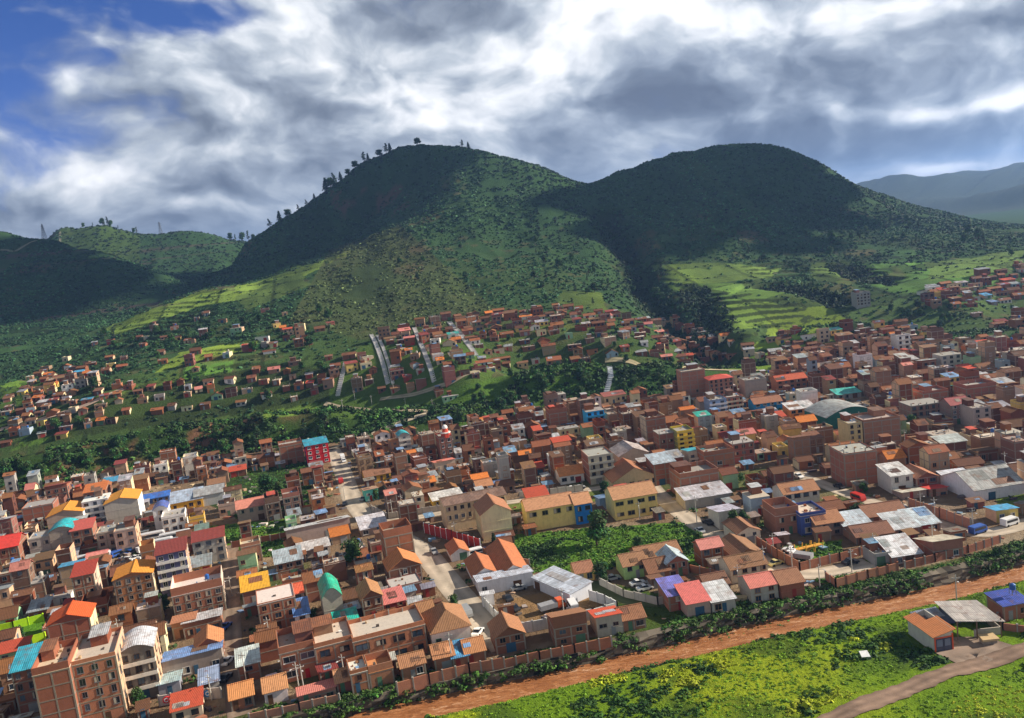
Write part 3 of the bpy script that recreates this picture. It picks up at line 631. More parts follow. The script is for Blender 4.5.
# river
rv = []; 
xs = np.linspace(-75, 420, 160); ty = np.interp(xs, TOPR[:, 0], TOPR[:, 1]); by_ = np.interp(xs, BOTR[:, 0], BOTR[:, 1])
V = np.concatenate([np.c_[xs, ty+1.6, np.full(160, -2.6)], np.c_[xs, (ty+by_)/2, np.full(160, -2.6)], np.c_[xs, by_-1.6, np.full(160, -2.6)]])
Fq = [(i*160+j+1, i*160+j, (i+1)*160+j, (i+1)*160+j+1)[::-1] for i in range(2) for j in range(159)]
tag(link(bpy.data.objects.new('river', mesh_np('river', V, np.array(Fq), M_WATER, np.tile((.3, .13, .06), (len(V), 1)), True))), kind='structure')
road('street', [(331,448),(338,460),(346,480),(352,500),(368,521),(400,536),(425,552),(455,590),(480,618),(507,648)], 7.5, DUST, .030)
road('cross_street', [(372,521),(400,521),(445,512),(510,502),(612,486),(642,480)], 5, DUST, .036)
road('street', [(640,470),(655,492),(668,503),(697,525),(722,540),(752,556),(776,570),(800,577),(840,571),(870,563)], 6.5, DUST, .040)
road('lane', [(785,470),(822,484),(870,502),(905,512),(941,524),(972,537),(1008,530),(1040,518)], 5.5, DUST, .044)
road('lane', [(231,545),(231,580),(231,610),(232,650),(236,690),(240,716)], 5., (.26,.19,.14), .048)
road('main_road', [(-60,520),(0,503),(60,490),(120,478),(200,466),(290,455),(333,450)], 8, (.27,.24,.21), .052)
o_, c_ = ribbon('track', GP([(800,738),(830,721),(880,702),(950,674),(1024,651),(1100,628)]), 4.1, (.25,.17,.125), .16, True, step=1.2, rough=1)
def dirt_k(x, y): return 0
road('lane', [(560,575),(600,590),(640,604),(680,600)], 6, (.10,.12,.05), .056)
o, _ = ribbon('yard', GP([(948,660),(975,650),(1000,660)]), 12, (.28,.21,.165), .12, True, step=1.)
ribbon('dirt_path', GP([(975,655),(940,640),(920,637)]), 4, (.28,.2,.15), .10, True, step=1.)
def path_on(name, px, w, col):
    X_, Y_, _ = T([p[0] for p in px], [p[1] for p in px]); ribbon(name, list(zip(X_, Y_)), w, col, .5, True)
path_on('dirt_path', [(331,450),(345,444),(380,430),(410,420),(433,413)], 3.2, (.50,.42,.30))
path_on('dirt_path', [(433,412),(400,412),(370,410),(340,408),(325,404)], 3.2, (.46,.38,.26))
path_on('dirt_path', [(605,361),(640,364),(680,369),(720,370),(768,371)], 3.4, (.42,.36,.22))
path_on('dirt_path', [(480,372),(455,383),(420,394),(380,400)], 2.6, (.34,.30,.2))
path_on('dirt_path', [(0,430),(40,420),(90,405),(128,388)], 4., (.46,.34,.26))
path_on('dirt_path', [(0,250),(15,252),(40,240),(60,232)], 4., (.2,.2,.14))
# ------------------------------------------------------------------ buildings read one by one off the photograph
HEROS = []
FOOT = []      # footprints (cx, cy, half w, half d, yaw)
LAND = []      # landmarks other labels may point at: (px, py, words)
def clear(x, y, w, d, yaw, pad=.4):
    """is the rectangle with front-left corner (x, y) free of other footprints?"""
    c, s = math.cos(yaw), math.sin(yaw); cx_, cy_ = x+c*w/2-s*d/2, y+s*w/2+c*d/2
    A = [(cx_+c*a*w/2-s*b*d/2, cy_+s*a*w/2+c*b*d/2) for a, b in ((-1,-1),(1,-1),(1,1),(-1,1),(0,0),(0,-1),(0,1),(-1,0),(1,0))]
    for (fx, fy, hw, hd, fyaw) in FOOT:
        if abs(fx-cx_)+abs(fy-cy_) > (hw+hd+w+d): continue
        fc, fs = math.cos(fyaw), math.sin(fyaw)
        for (px, py) in A:
            dx, dy = px-fx, py-fy
            if abs(dx*fc+dy*fs) < hw+pad and abs(-dx*fs+dy*fc) < hd+pad: return False
        for a in (-1, 0, 1):
            for b in (-1, 0, 1):
                dx, dy = fx+fc*a*hw-fs*b*hd-cx_, fy+fs*a*hw+fc*b*hd-cy_
                if abs(dx*c+dy*s) < w/2+pad and abs(-dx*s+dy*c) < d/2+pad: return False
    return True
def reserve(x, y, w, d, yaw):
    c, s = math.cos(yaw), math.sin(yaw); FOOT.append((x+c*w/2-s*d/2, y+s*w/2+c*d/2, w/2, d/2, yaw))
def hero(bx, by, wpx, hpx, dep, label, words=None, name='house', cat='house', yaw=None, z=None, **kw):
    if z is None: X_, Y_ = G(bx, by); z = 0.
    else: X_, Y_, z = (float(a[0]) for a in T(bx, by))
    dist = float((np.array([X_, Y_, z-CH]))@fw); s = F/dist
    yaw = yaw_at(X_) if yaw is None else math.radians(yaw)
    w = wpx/s/math.cos(yaw+math.atan2(X_, Y_)*.3); h = hpx/s
    HEROS.append((bx, by, wpx, hpx)); rr_ = random.Random(int(bx*31+by*7)); reserve(X_, Y_, w, dep, yaw); LAND.append((bx+wpx/2, by-hpx*.6, words))
    st = random.getstate(); random.seed(int(bx*31+by*7))
    o = building('own', (X_, Y_, z), yaw, w, dep, h, name=name, label=label, cat=cat, rng=rr_, **kw)
    random.setstate(st); o['_px'] = 1; return o
AB = dict(name='apartment_building', cat='apartment building')
hero(84,728,40,66,14,'tall brick apartment block with flat concrete roof terrace beside the white arched roof','the tall corner brick block',floors=5,wc=(.50,.20,.11),rc=(.5,.45,.38),sidec=PEACH,wall='brick',win=1,**AB)
hero(127,704,33,52,10,'dark grey apartment block with white arched metal roof and white curved balconies','the arched white roof block',floors=4,wc=(.20,.18,.16),rc=(.72,.74,.80),sidec=PEACH,roof='arch',wall='plaster',gsh=.16,balc=(.75,.68,.6),**AB)
hero(54,664,39,40,9,'brick apartment block with bright red orange roof and teal patch at one corner','the red orange roof block',floors=3,wc=(.36,.12,.07),rc=(.80,.13,.03),sidec=(.85,.72,.42),roof='gablef',win=.25,gsh=.2,**AB)
hero(46,742,33,70,12,'brown brick apartment block with pale frame grid and no windows on its wall',floors=5,wc=(.34,.12,.07),rc=(.62,.5,.36),win=.0,**AB)
hero(20,716,22,46,10,'narrow brick and white block with a turquoise roof sheet at the left edge',floors=4,wc=(.30,.12,.08),rc=(.05,.45,.62),roof='shed',**AB)
hero(119,613,36,34,11,'brick apartment block with bright orange roof and cream side wall','the bright orange roof block',floors=4,wc=(.50,.21,.09),rc=(.95,.36,.05),sidec=(.80,.66,.44),roof='gablef',gsh=.13,**AB)
hero(163,598,28,44,9,'dark block with white balconies and maroon roof sheets','the white balcony block',floors=5,wc=(.12,.12,.22),rc=MAROON,sidec=PEACH,roof='shed',wall='plaster',balc=WHITE,**AB)
hero(196,566,30,24,8,'three storey building with maroon shed roof right of the white balcony block',floors=3,wc=GREY,rc=MAROON,sidec=PEACH,roof='shed',wall='plaster',**AB)
hero(78,612,20,36,9,'slim three storey brick block with red roof and pink side wall',floors=3,wc=(.40,.17,.1),rc=(.45,.06,.04),sidec=(.75,.52,.40),roof='shed',**AB)
hero(108,527,31,23,15,'large grey block with glowing orange gabled roof and white side wall of windows','the large orange gabled block',floors=3,wc=(.50,.46,.40),rc=(.95,.38,.05),sidec=(.86,.85,.84),roof='gablef',wall='plaster',win=0,side='right',gsh=.14,**AB)
hero(50,537,33,20,14,'wide block with glowing orange roof and white side wall near the left edge','the left orange roof block',floors=3,wc=(.42,.33,.27),rc=(.95,.38,.05),sidec=(.86,.85,.84),roof='gablef',wall='plaster',win=0,gsh=.14,**AB)
hero(86,527,24,25,9,'white and blue grey block of open balconies between two orange roofs',None,floors=4,wc=(.5,.52,.58),rc=WHITE,wall='plaster',balc=WHITE,**AB)
hero(53,556,22,24,11,'grey block with turquoise arched roof',' the turquoise arched roof'.strip(),floors=3,wc=(.42,.36,.30),rc=(.03,.55,.62),roof='arch',wall='brick',win=.1,gsh=.16)
hero(74,553,20,22,9,'brick house with pale red shed roof right of the turquoise arch',floors=3,wc=(.4,.16,.10),rc=(.62,.12,.10),roof='shed')
hero(100,556,18,22,9,'grey and brick three storey house with peach side wall below the large orange roof',floors=3,wc=(.46,.36,.3),sidec=PEACH)
hero(118,556,20,24,9,'pinkish three storey house with white columns below the large orange roof',floors=3,wc=(.52,.36,.30),sidec=PEACH,wall='plaster')
hero(32,560,20,20,9,'grey plaster house with flat roof left of the turquoise arch',floors=2,wc=(.42,.37,.33),wall='plaster')
hero(25,527,28,18,11,'reddish brick block under the main road near the left edge',floors=3,wc=(.38,.13,.08),win=.2)
hero(48,506,20,16,10,'brick house with dark red roof on the far left road',floors=3,wc=(.36,.13,.08),rc=(.30,.07,.05),roof='shed')
hero(86,508,20,15,10,'brick house with small orange roof room on the far left road',floors=2,wc=(.38,.15,.09),rc=(.7,.2,.06),roof='shed')
hero(2,570,18,22,12,'low brick house with scarlet metal roof at the left edge',floors=2,wc=(.30,.12,.08),rc=(.78,.06,.05),roof='gable')
hero(156,530,14,20,8,'narrow white house with curved blue roof','the narrow blue arched house',floors=3,wc=(.85,.83,.80),rc=(.10,.16,.5),roof='arch',wall='plaster')
hero(164,534,22,15,8,'white two storey house with square windows and a roof terrace',floors=2,wc=(.85,.82,.78),wall='plaster')
hero(172,513,30,9,10,'yellow shed under a pale blue metal roof beside the main road','the yellow shed',name='shed',cat='shed',floors=1,wc=(.78,.42,.05),rc=(.50,.60,.76),roof='shed',wall='plaster',gsh=.35)
hero(140,506,28,5,6,'low open shed with deep blue metal roof',None,name='shed',cat='shed',floors=1,wc=(.1,.2,.5),rc=(.05,.2,.7),roof='shed',wall='plaster')
hero(196,508,28,11,9,'grey warehouse with ribbed grey metal roof above the green lot','the grey warehouse',name='warehouse',cat='warehouse',floors=1,wc=(.5,.5,.5),rc=(.48,.49,.5),roof='shed',wall='plaster',win=0)
hero(239,524,27,15,9,'three storey block with coral pink roof bands above the green lot','the coral roof block',floors=2,wc=(.48,.34,.27),rc=(.80,.30,.22),roof='gable',wall='plaster')
hero(268,522,14,18,8,'dark brown block right of the coral roof',floors=3,wc=(.20,.12,.09))
hero(286,518,16,20,8,'brick block with peach frame and open floors beside a row of leafy trees',floors=3,wc=(.35,.14,.10))
hero(220,518,16,11,7,'small house with white framed window opening and peach walls',floors=1,wc=(.5,.36,.3),wall='plaster')
hero(191,530,14,10,6,'small mustard yellow house with peach side wall',floors=1,wc=(.75,.45,.08),wall='plaster')
hero(197,542,12,10,6,'small green metal house beside the green lot',floors=1,wc=(.04,.28,.17),rc=(.2,.3,.25),roof='shed',wall='plaster',win=0)
hero(288,545,62,9,9,'long low shed with white metal roof','the long white shed',name='shed',cat='shed',floors=1,wc=(.45,.34,.3),rc=(.80,.79,.80),roof='shed',wall='plaster',win=0,gsh=.32)
hero(362,537,26,7,9,'short shed with white metal roof beside the street',None,name='shed',cat='shed',floors=1,wc=(.35,.25,.2),rc=(.80,.78,.82),roof='shed',wall='plaster',gsh=.3)
hero(300,560,30,8,6,'long low house with white sheet roof beside a boulder heap',None,floors=1,wc=(.45,.4,.36),rc=(.7,.68,.66),roof='shed',wall='plaster')
hero(389,573,28,36,8,'tall windowless brick block with red and white roof shelter at the street bend','the windowless brick block',floors=4,wc=(.40,.165,.09),win=0)
hero(391,588,32,18,9,'brown house with orange gable facing the camera','the orange gabled brown house',floors=2,wc=(.22,.10,.065),rc=(.72,.27,.10),roof='gablef',gsh=.3,win=.2)
hero(326,624,19,26,11,'grey tower house with bright green arched roof','the green arched roof',floors=2,wc=(.50,.46,.38),rc=(.02,.48,.30),roof='arch',wall='brick',gsh=.42,win=.4)
hero(337,633,22,8,6,'low shelter with bright turquoise roof sheet',None,name='shed',cat='shed',floors=1,wc=(.2,.15,.12),rc=(.02,.58,.46),roof='shed')
hero(365,622,20,24,9,'brick house with steep brown tiled gable behind the long brick row',floors=2,wc=(.28,.12,.07),rc=(.45,.22,.10),roof='gablef',gsh=.35)
hero(383,617,24,12,7,'dark red house with rose coloured metal roof and balcony',floors=2,wc=(.30,.05,.04),rc=(.72,.22,.20),roof='shed',wall='plaster')
hero(382,629,16,8,6,'small cream house with tiled roof tucked behind the long brick row',floors=1,wc=(.60,.46,.34),rc=TERRA,roof='gable',wall='plaster')
hero(284,684,35,31,10,'brick block with scarlet garage doors and rubble covered roof','the scarlet garage doors',floors=2,wc=(.40,.16,.09),rc=(.34,.31,.27),doorc=(.45,.03,.03),winw=2.6)
hero(319,678,38,31,11,'brick row house with blue grey shutters and pale dusty roof','the blue shuttered row house',floors=2,wc=(.46,.19,.10),rc=(.60,.50,.42),doorc=(.12,.2,.3),winw=2.6)
hero(357,671,72,30,10,'longest brick row house with wide upper windows and pale roof','the longest brick row house',floors=2,wc=(.46,.19,.10),rc=(.62,.52,.44),doorc=(.10,.22,.38),winw=2.6)
hero(434,654,39,21,12,'white colonial house with hipped brown tile roof and tall green doors','the white hipped roof house',floors=1,wc=(.85,.82,.74),rc=(.40,.20,.10),roof='hip',wall='plaster',gsh=.36,doorc=(.05,.25,.1),winc=(.06,.30,.10))
hero(418,636,20,18,9,'brown tiled wing behind the white hipped roof house',floors=1,wc=(.45,.33,.24),rc=(.42,.21,.1),roof='gable',wall='plaster')
for a in [(262,634,36,30,10,'brick block with plank covered roof below the blue roof corner',dict(floors=3,wc=(.42,.16,.09),rc=(.72,.62,.55))),
 (270,668,0,0,0,'',{}),
 (244,606,26,14,9,'low house with a long mustard yellow roof edge',dict(floors=1,wc=(.34,.15,.1),rc=(.88,.46,.04),roof='shed')),
 (275,618,30,20,8,'grey house under a bright coral red roof',dict(floors=2,wc=(.46,.42,.38),rc=(.85,.16,.08),roof='gable',wall='plaster',gsh=.15)),
 (278,580,26,16,8,'house with long pale blue grey metal roof above brick walls',dict(floors=2,wc=(.34,.16,.10),rc=(.50,.60,.64),roof='shed',gsh=.3)),
 (297,630,14,14,6,'small white house with bright blue sloping roof',dict(floors=2,wc=(.8,.78,.8),rc=(.14,.28,.62),roof='shed',wall='plaster',gsh=.5)),
 (176,622,48,26,11,'wide three storey brick building with pale patched roof and blue tank',dict(floors=3,wc=(.38,.155,.09),rc=(.7,.6,.55),sidec=(.8,.6,.5),tank=1)),
 (197,662,26,14,8,'brick house with orange tiled gable beside the narrow lane',dict(floors=2,wc=(.32,.12,.08),rc=(.66,.27,.12),roof='gablef',gsh=.3)),
 (174,640,22,12,8,'low house with orange sheet roof left of the narrow lane',dict(floors=1,wc=(.4,.18,.1),rc=(.62,.26,.14),roof='shed')),
 (185,640,36,12,8,'low brick house with crumpled white roof sheets',dict(floors=1,wc=(.36,.15,.09),rc=(.78,.74,.74),roof='shed')),
 (165,682,56,12,10,'open workshop with long bright blue metal roof',dict(floors=1,wc=(.30,.25,.22),rc=(.22,.38,.74),roof='shed',wall='plaster',gsh=.3,name='workshop',cat='workshop')),
 (160,698,20,8,8,'low shed with pale turquoise metal roof near the bottom left',dict(floors=1,wc=(.3,.3,.35),rc=(.45,.64,.70),roof='shed',wall='plaster',name='shed',cat='shed')),
 (201,694,18,9,6,'small shed with grey blue roof sheet near the narrow lane',dict(floors=1,wc=(.5,.48,.46),rc=(.36,.46,.66),roof='shed',wall='plaster',name='shed',cat='shed')),
 (240,684,21,18,7,'small two storey brick house with white green roof right of the lane',dict(floors=2,wc=(.36,.14,.08),rc=(.70,.78,.74),roof='shed')),
 (232,712,22,13,7,'small brick house with orange tile roof at the foot of the lane',dict(floors=1,wc=(.38,.15,.08),rc=(.74,.32,.12),roof='gable')),
 (266,706,22,14,7,'small white fronted house with orange tiled roof by the river bank',dict(floors=1,wc=(.72,.6,.58),rc=(.70,.32,.15),roof='gable',wall='plaster')),
 (300,706,36,7,5,'low lean-to with long salmon red roof by the river bank',dict(floors=1,wc=(.45,.2,.15),rc=(.80,.28,.22),roof='shed')),
 (338,694,18,12,6,'small house with tiled roof and red eaves at the riverside wall',dict(floors=1,wc=(.35,.1,.08),rc=(.66,.32,.17),roof='gable')),
 (353,694,17,20,6,'narrow flat roofed brick house at the riverside wall',dict(floors=2,wc=(.40,.16,.08),rc=(.66,.66,.6))),
 (371,689,24,16,6,'roofless brick shell with a patch of tile at the riverside wall',dict(floors=1,wc=(.40,.18,.10),rc=(.62,.28,.12))),
 (403,682,24,15,6,'low brick house with brown tiled roof at the riverside wall',dict(floors=1,wc=(.45,.2,.11),rc=(.50,.24,.12),roof='gable')),
 (436,673,20,15,7,'riverside house with half tiled and half white roof',dict(floors=1,wc=(.42,.18,.1),rc=(.55,.25,.12),roof='gable')),
 (454,670,16,12,6,'riverside lean-to with bright blue roof sheet',dict(floors=1,wc=(.40,.17,.1),rc=(.10,.36,.66),roof='shed')),
 (467,666,20,13,7,'riverside house with curled orange tile roof',dict(floors=1,wc=(.36,.14,.08),rc=(.62,.27,.12),roof='gable')),
 (497,655,30,18,8,'large brown riverside house with two tiled slopes','G'),
 (556,648,34,20,8,'brick riverside house with brown sloping roof and grey blue skylight sheets','H'),
 (598,638,26,15,7,'riverside house with bright red roof on grey walls','I'),
 (623,632,24,12,7,'brown roofed riverside house beside a heap of white rubble','J')]:
    if not a[5]: continue
    kw = a[6] if len(a) > 6 else {'G': dict(floors=2,wc=(.30,.12,.07),rc=(.48,.22,.11),roof='gablef',gsh=.3), 'H': dict(floors=2,wc=(.30,.13,.08),rc=(.42,.19,.1),roof='shed',gsh=.5), 'I': dict(floors=2,wc=(.48,.42,.34),rc=(.80,.12,.06),roof='shed',wall='plaster',gsh=.3), 'J': dict(floors=1,wc=(.38,.17,.1),rc=(.36,.16,.09),roof='gable')}[a[5] if len(a[5]) == 1 else 'G'] if False else None
    if len(a) > 6: kw = a[6]
    if not isinstance(kw, dict): kw = {'G': dict(floors=2,wc=(.30,.12,.07),rc=(.48,.22,.11),roof='gablef',gsh=.3), 'H': dict(floors=2,wc=(.30,.13,.08),rc=(.42,.19,.1),roof='shed',gsh=.5), 'I': dict(floors=2,wc=(.48,.42,.34),rc=(.80,.12,.06),roof='shed',wall='plaster',gsh=.3), 'J': dict(floors=1,wc=(.38,.17,.1),rc=(.36,.16,.09),roof='gable')}[a[6]]
    if a[2]: hero(a[0], a[1], a[2], a[3], a[4], a[5], **kw)
SCH = dict(name='school_building', cat='school')
hero(529,532,49,22,10,'yellow two storey school wing with orange tile roof left of its blue section','the yellow school',floors=2,wc=(.86,.66,.24),rc=(.66,.34,.18),roof='gable',wall='plaster',win=1,winc=(.5,.38,.15),winw=2.2,side='none',blank=True,**SCH)
hero(577,525,17,21,9.6,'narrow bright blue school section with tiled roof behind the round tree',None,floors=2,wc=(.03,.22,.62),rc=(.66,.34,.18),roof='gable',wall='plaster',win=1,side='none',blank=True,**SCH)
hero(616,521,44,22,11,'yellow two storey school block with tile roof and pale blue end wall','the right school block',floors=2,wc=(.86,.66,.24),rc=(.66,.34,.18),roof='gable',wall='plaster',win=1,winc=(.5,.38,.15),winw=2.2,side='none',blank=True,**SCH)
hero(484,541,30,27,12,'pale yellow green building with brown tiled gable beside the small conifer','the pale yellow gabled building',floors=3,wc=(.78,.72,.42),rc=(.50,.22,.12),roof='gablef',wall='plaster',gsh=.3,win=.0,side='right',blank=True,sidec=(.75,.66,.36),**SCH)
hero(448,532,62,27,10,'long cream building with three rows of windows and curved brown roof','the long cream building',floors=3,wc=(.72,.56,.34),rc=(.30,.19,.14),roof='gable',wall='plaster',gsh=.12,win=1,winw=1.0,blank=True,yaw=14,**SCH)
for a in [(614,492,46,10,14,'brown roofed hall behind the right school block',dict(floors=1,wc=(.66,.5,.3),rc=(.46,.19,.10),roof='gablef',wall='plaster',gsh=.25)),
 (591,485,25,28,11,'four storey concrete block with rows of square openings and balconies',dict(words='the square opening concrete block',floors=4,wc=(.52,.48,.38),sidec=(.36,.14,.09),wall='plaster',balc=(.6,.56,.46),**AB)),
 (561,485,24,9,9,'white house with orange tiled roof and dark windows above the school wall',dict(words='the orange roofed white house',floors=1,wc=(.84,.82,.76),rc=(.80,.30,.10),roof='gable',wall='plaster')),
 (621,474,30,18,13,'beige hall with pale gabled metal roof behind the concrete block',dict(floors=2,wc=(.55,.46,.34),rc=(.55,.48,.44),roof='gablef',wall='plaster',win=0)),
 (634,484,22,12,8,'brick and white house with red roof terrace above the brown hall',dict(floors=2,wc=(.6,.3,.22))),
 (684,404,24,32,9,'very tall windowless pinkish brick tower block at the foot of the green slope',dict(words='the tall windowless tower block',floors=7,wc=(.44,.20,.13),win=.05,**AB)),
 (711,404,24,24,10,'six storey pink brick block with flared red roof','' ,),
 (711,418,17,17,9,'block with white and blue balcony bands at the foot of the slope',dict(words='the blue banded block',floors=4,wc=(.25,.35,.55),balc=(.8,.8,.85),wall='plaster',**AB)),
 (728,415,16,17,9,'cream and maroon balcony block beside the blue banded block',dict(floors=4,wc=(.42,.14,.10),balc=(.62,.5,.38),**AB)),
 (755,412,28,8,9,'bright blue two storey house with brown roof',dict(words='the bright blue long house',floors=2,wc=(.03,.30,.68),rc=(.42,.2,.12),roof='gable',wall='plaster')),
 (791,420,26,10,9,'orange walled house with white metal roof',dict(words='the orange walled house',floors=2,wc=(.80,.32,.10),rc=(.8,.78,.8),roof='shed',wall='plaster')),
 (778,394,30,13,9,'long brick block with orange red roof at the foot of the slope',dict(floors=3,wc=(.40,.17,.11),rc=(.72,.16,.08),roof='gable')),
 (746,398,22,16,10,'grey plaster block with flat roof between slope and blue house',dict(floors=3,wc=(.42,.36,.31),wall='plaster',win=0)),
 (679,455,17,22,9,'bright yellow five storey apartment block','' ),
 (648,444,20,24,9,'tall brick block with cream edge left of the yellow apartment block',dict(floors=4,wc=(.42,.18,.11),sidec=(.62,.5,.36),win=.1)),
 (661,455,15,21,8,'narrow dark brick block touching the yellow apartment block',dict(floors=4,wc=(.32,.13,.09),win=.2)),
 (690,470,16,16,8,'small cream balcony house with turquoise roof edge',dict(floors=3,wc=(.66,.62,.5),rc=(.04,.5,.62),roof='shed',wall='plaster',balc=(.7,.66,.55))),
 (706,474,30,18,9,'wide orange brown brick block in the town middle',dict(floors=3,wc=(.46,.19,.11),win=.1)),
 (656,486,22,22,9,'tall brick block with grey blue split metal roof','' ),
 (682,500,40,22,11,'wide unfinished brick block with frame grid and rubble roof',dict(words='the wide unfinished brick block',floors=3,wc=(.40,.165,.10),win=.1)),
 (686,510,48,10,9,'long low grey building with lilac white roof strip',dict(floors=1,wc=(.46,.42,.36),rc=(.7,.68,.75),roof='shed',wall='plaster',win=0)),
 (734,464,22,20,9,'red brick block with dark window openings in the town middle',dict(floors=3,wc=(.34,.12,.09))),
 (846,487,33,33,11,'five storey bare brick block with pale frame grid and lilac roof sheet','' ),
 (850,452,14,28,9,'cream window front of the big brick block on the right','' ),
 (865,450,37,28,11,'big plain brick block behind a cream fronted house',dict(words='the big plain brick block',floors=5,wc=(.40,.20,.13),win=0,rc=(.4,.34,.3),**AB)),
 (827,430,52,12,18,'long green hangar with grey arched roof','' ),
 (838,400,24,5,8,'low building with pale turquoise metal roof',dict(floors=1,wc=(.3,.3,.3),rc=(.10,.62,.55),roof='shed')),
 (912,424,32,18,10,'four storey brick block with pairs of dark square windows',dict(words='the paired window brick block',floors=3,wc=(.36,.19,.15),**AB)),
 (924,408,25,14,9,'red brown brick block with small orange roof',dict(floors=3,wc=(.42,.16,.11),win=.1)),
 (967,404,30,15,10,'wide red brown brick block near the right edge',dict(floors=3,wc=(.38,.15,.11),win=.05)),
 (942,370,20,14,9,'pale grey office block with rows of small windows',dict(words='the pale grey office block',floors=3,wc=(.52,.5,.45),wall='plaster',**AB)),
 (952,425,20,20,9,'pinkish block with maroon roof right of the paired window block',dict(floors=4,wc=(.36,.22,.2),rc=(.45,.14,.14),roof='gable')),
 (974,429,18,20,9,'narrow grey pink block with white trim near the right edge',dict(floors=4,wc=(.5,.40,.36),wall='plaster')),
 (898,355,13,19,8,'white four storey house at the upper town edge',dict(words='the upper white balcony house',floors=4,wc=(.80,.79,.78),wall='plaster',balc=WHITE,z=1)),
 (857,309,14,15,9,'lone grey tower block on the green hillside',dict(words='the lone grey tower block',floors=5,wc=(.36,.35,.33),wall='plaster',z=1,**AB)),
 (975,502,52,12,16,'big white warehouse with pale grey metal roof at the right edge','' ),
 (588,428,18,16,8,'bright cyan blue three storey house','' ),
 (551,430,18,16,9,'plain orange brown brick block left of the cyan house',dict(floors=4,wc=(.42,.17,.1),win=.05)),
 (560,437,20,7,6,'small cream house in front of the plain brick block',dict(floors=1,wc=(.74,.62,.36),wall='plaster')),
 (548,414,12,15,8,'unfinished grey brick house with open windows high under the slope',dict(floors=3,wc=(.34,.22,.16))),
 (605,405,22,8,7,'low cream walled house under the white stream channel',dict(floors=1,wc=(.62,.5,.32),rc=(.4,.12,.1),roof='shed',wall='plaster')),
 (308,466,22,20,9,'scarlet and navy blue block with turquoise roof','' ),
 (282,466,22,19,9,'bare brick block left of the scarlet and navy block',dict(floors=3,wc=(.38,.15,.09),win=.05)),
 (401,455,11,19,7,'narrow grey balcony house with turquoise domed roof',dict(words='the turquoise domed house',floors=4,wc=(.42,.4,.38),rc=(.03,.48,.55),roof='arch',wall='plaster',balc=(.7,.68,.62))),
 (392,456,9,14,7,'narrow brick house with pale orange roof beside the turquoise dome',dict(floors=3,wc=(.5,.25,.14),rc=(.8,.42,.2),roof='shed')),
 (442,462,13,24,8,'brick block carrying a red and white turret','' ),
 (366,484,25,7,8,'low mustard yellow house at the upper street',dict(words='the mustard yellow house',floors=1,wc=(.70,.40,.05),rc=(.34,.17,.1),roof='gable',wall='plaster')),
 (366,502,13,9,7,'small turquoise green house at the street bend',dict(words='the small turquoise house',floors=2,wc=(.15,.62,.50),rc=(.5,.3,.2),roof='shed',wall='plaster')),
 (436,473,20,8,7,'house with salmon red roof and cream wall above the yellow awning',dict(floors=1,wc=(.7,.55,.42),rc=(.82,.26,.20),roof='shed',wall='plaster')),
 (434,508,30,7,7,'low house with long white roof and yellow wall right of the street bend',dict(floors=1,wc=(.75,.5,.08),rc=(.78,.77,.72),roof='shed',wall='plaster')),
 (478,497,16,10,7,'pale blue white house with orange tiled roof left of the cream building',dict(floors=1,wc=(.70,.76,.84),rc=(.62,.28,.14),roof='gable',wall='plaster'))]:
    SP = {'six storey':dict(words='the flared red roof block',floors=6,wc=(.46,.20,.14),rc=(.72,.12,.09),roof='hip',gsh=.14,**AB),
     'bright yellow':dict(words='the yellow apartment block',floors=5,wc=(.85,.62,.08),wall='plaster',balc=(.8,.6,.1),sidec=(.3,.3,.1),**AB),
     'tall brick block with grey':dict(floors=4,wc=(.40,.15,.09),rc=(.5,.58,.68),roof='shed',win=.1),
     'five storey':dict(words='the frame grid block',floors=4,wc=(.42,.165,.10),win=0,sidec=(.34,.14,.1),**AB),
     'cream window':dict(floors=5,wc=(.62,.5,.26),wall='plaster',winw=.9,**AB),
     'long green':dict(words='the green hangar',name='hangar',cat='hangar',floors=1,wc=(.03,.16,.13),rc=(.48,.50,.48),roof='arch',wall='plaster',gsh=.12,win=0,yaw=8),
     'big white':dict(words='the big white warehouse',name='warehouse',cat='warehouse',floors=1,wc=(.80,.80,.84),rc=(.50,.51,.50),roof='gable',wall='plaster',win=0,yaw=6),
     'bright cyan':dict(words='the cyan house',floors=3,wc=(.05,.45,.85),wall='plaster',balc=(.1,.5,.85)),
     'scarlet':dict(words='the scarlet and navy block',floors=4,wc=(.62,.03,.04),rc=(.04,.42,.6),roof='shed',wall='plaster',sidec=(.02,.03,.16),winc=(.8,.8,.8)),
     'brick block carrying':dict(words='the turret block',floors=4,wc=(.36,.12,.08))}
    kw = a[6] if len(a) > 6 and isinstance(a[6], dict) else next(v for k, v in SP.items() if a[5].startswith(k))
    hero(a[0], a[1], a[2], a[3], a[4], a[5], **kw)
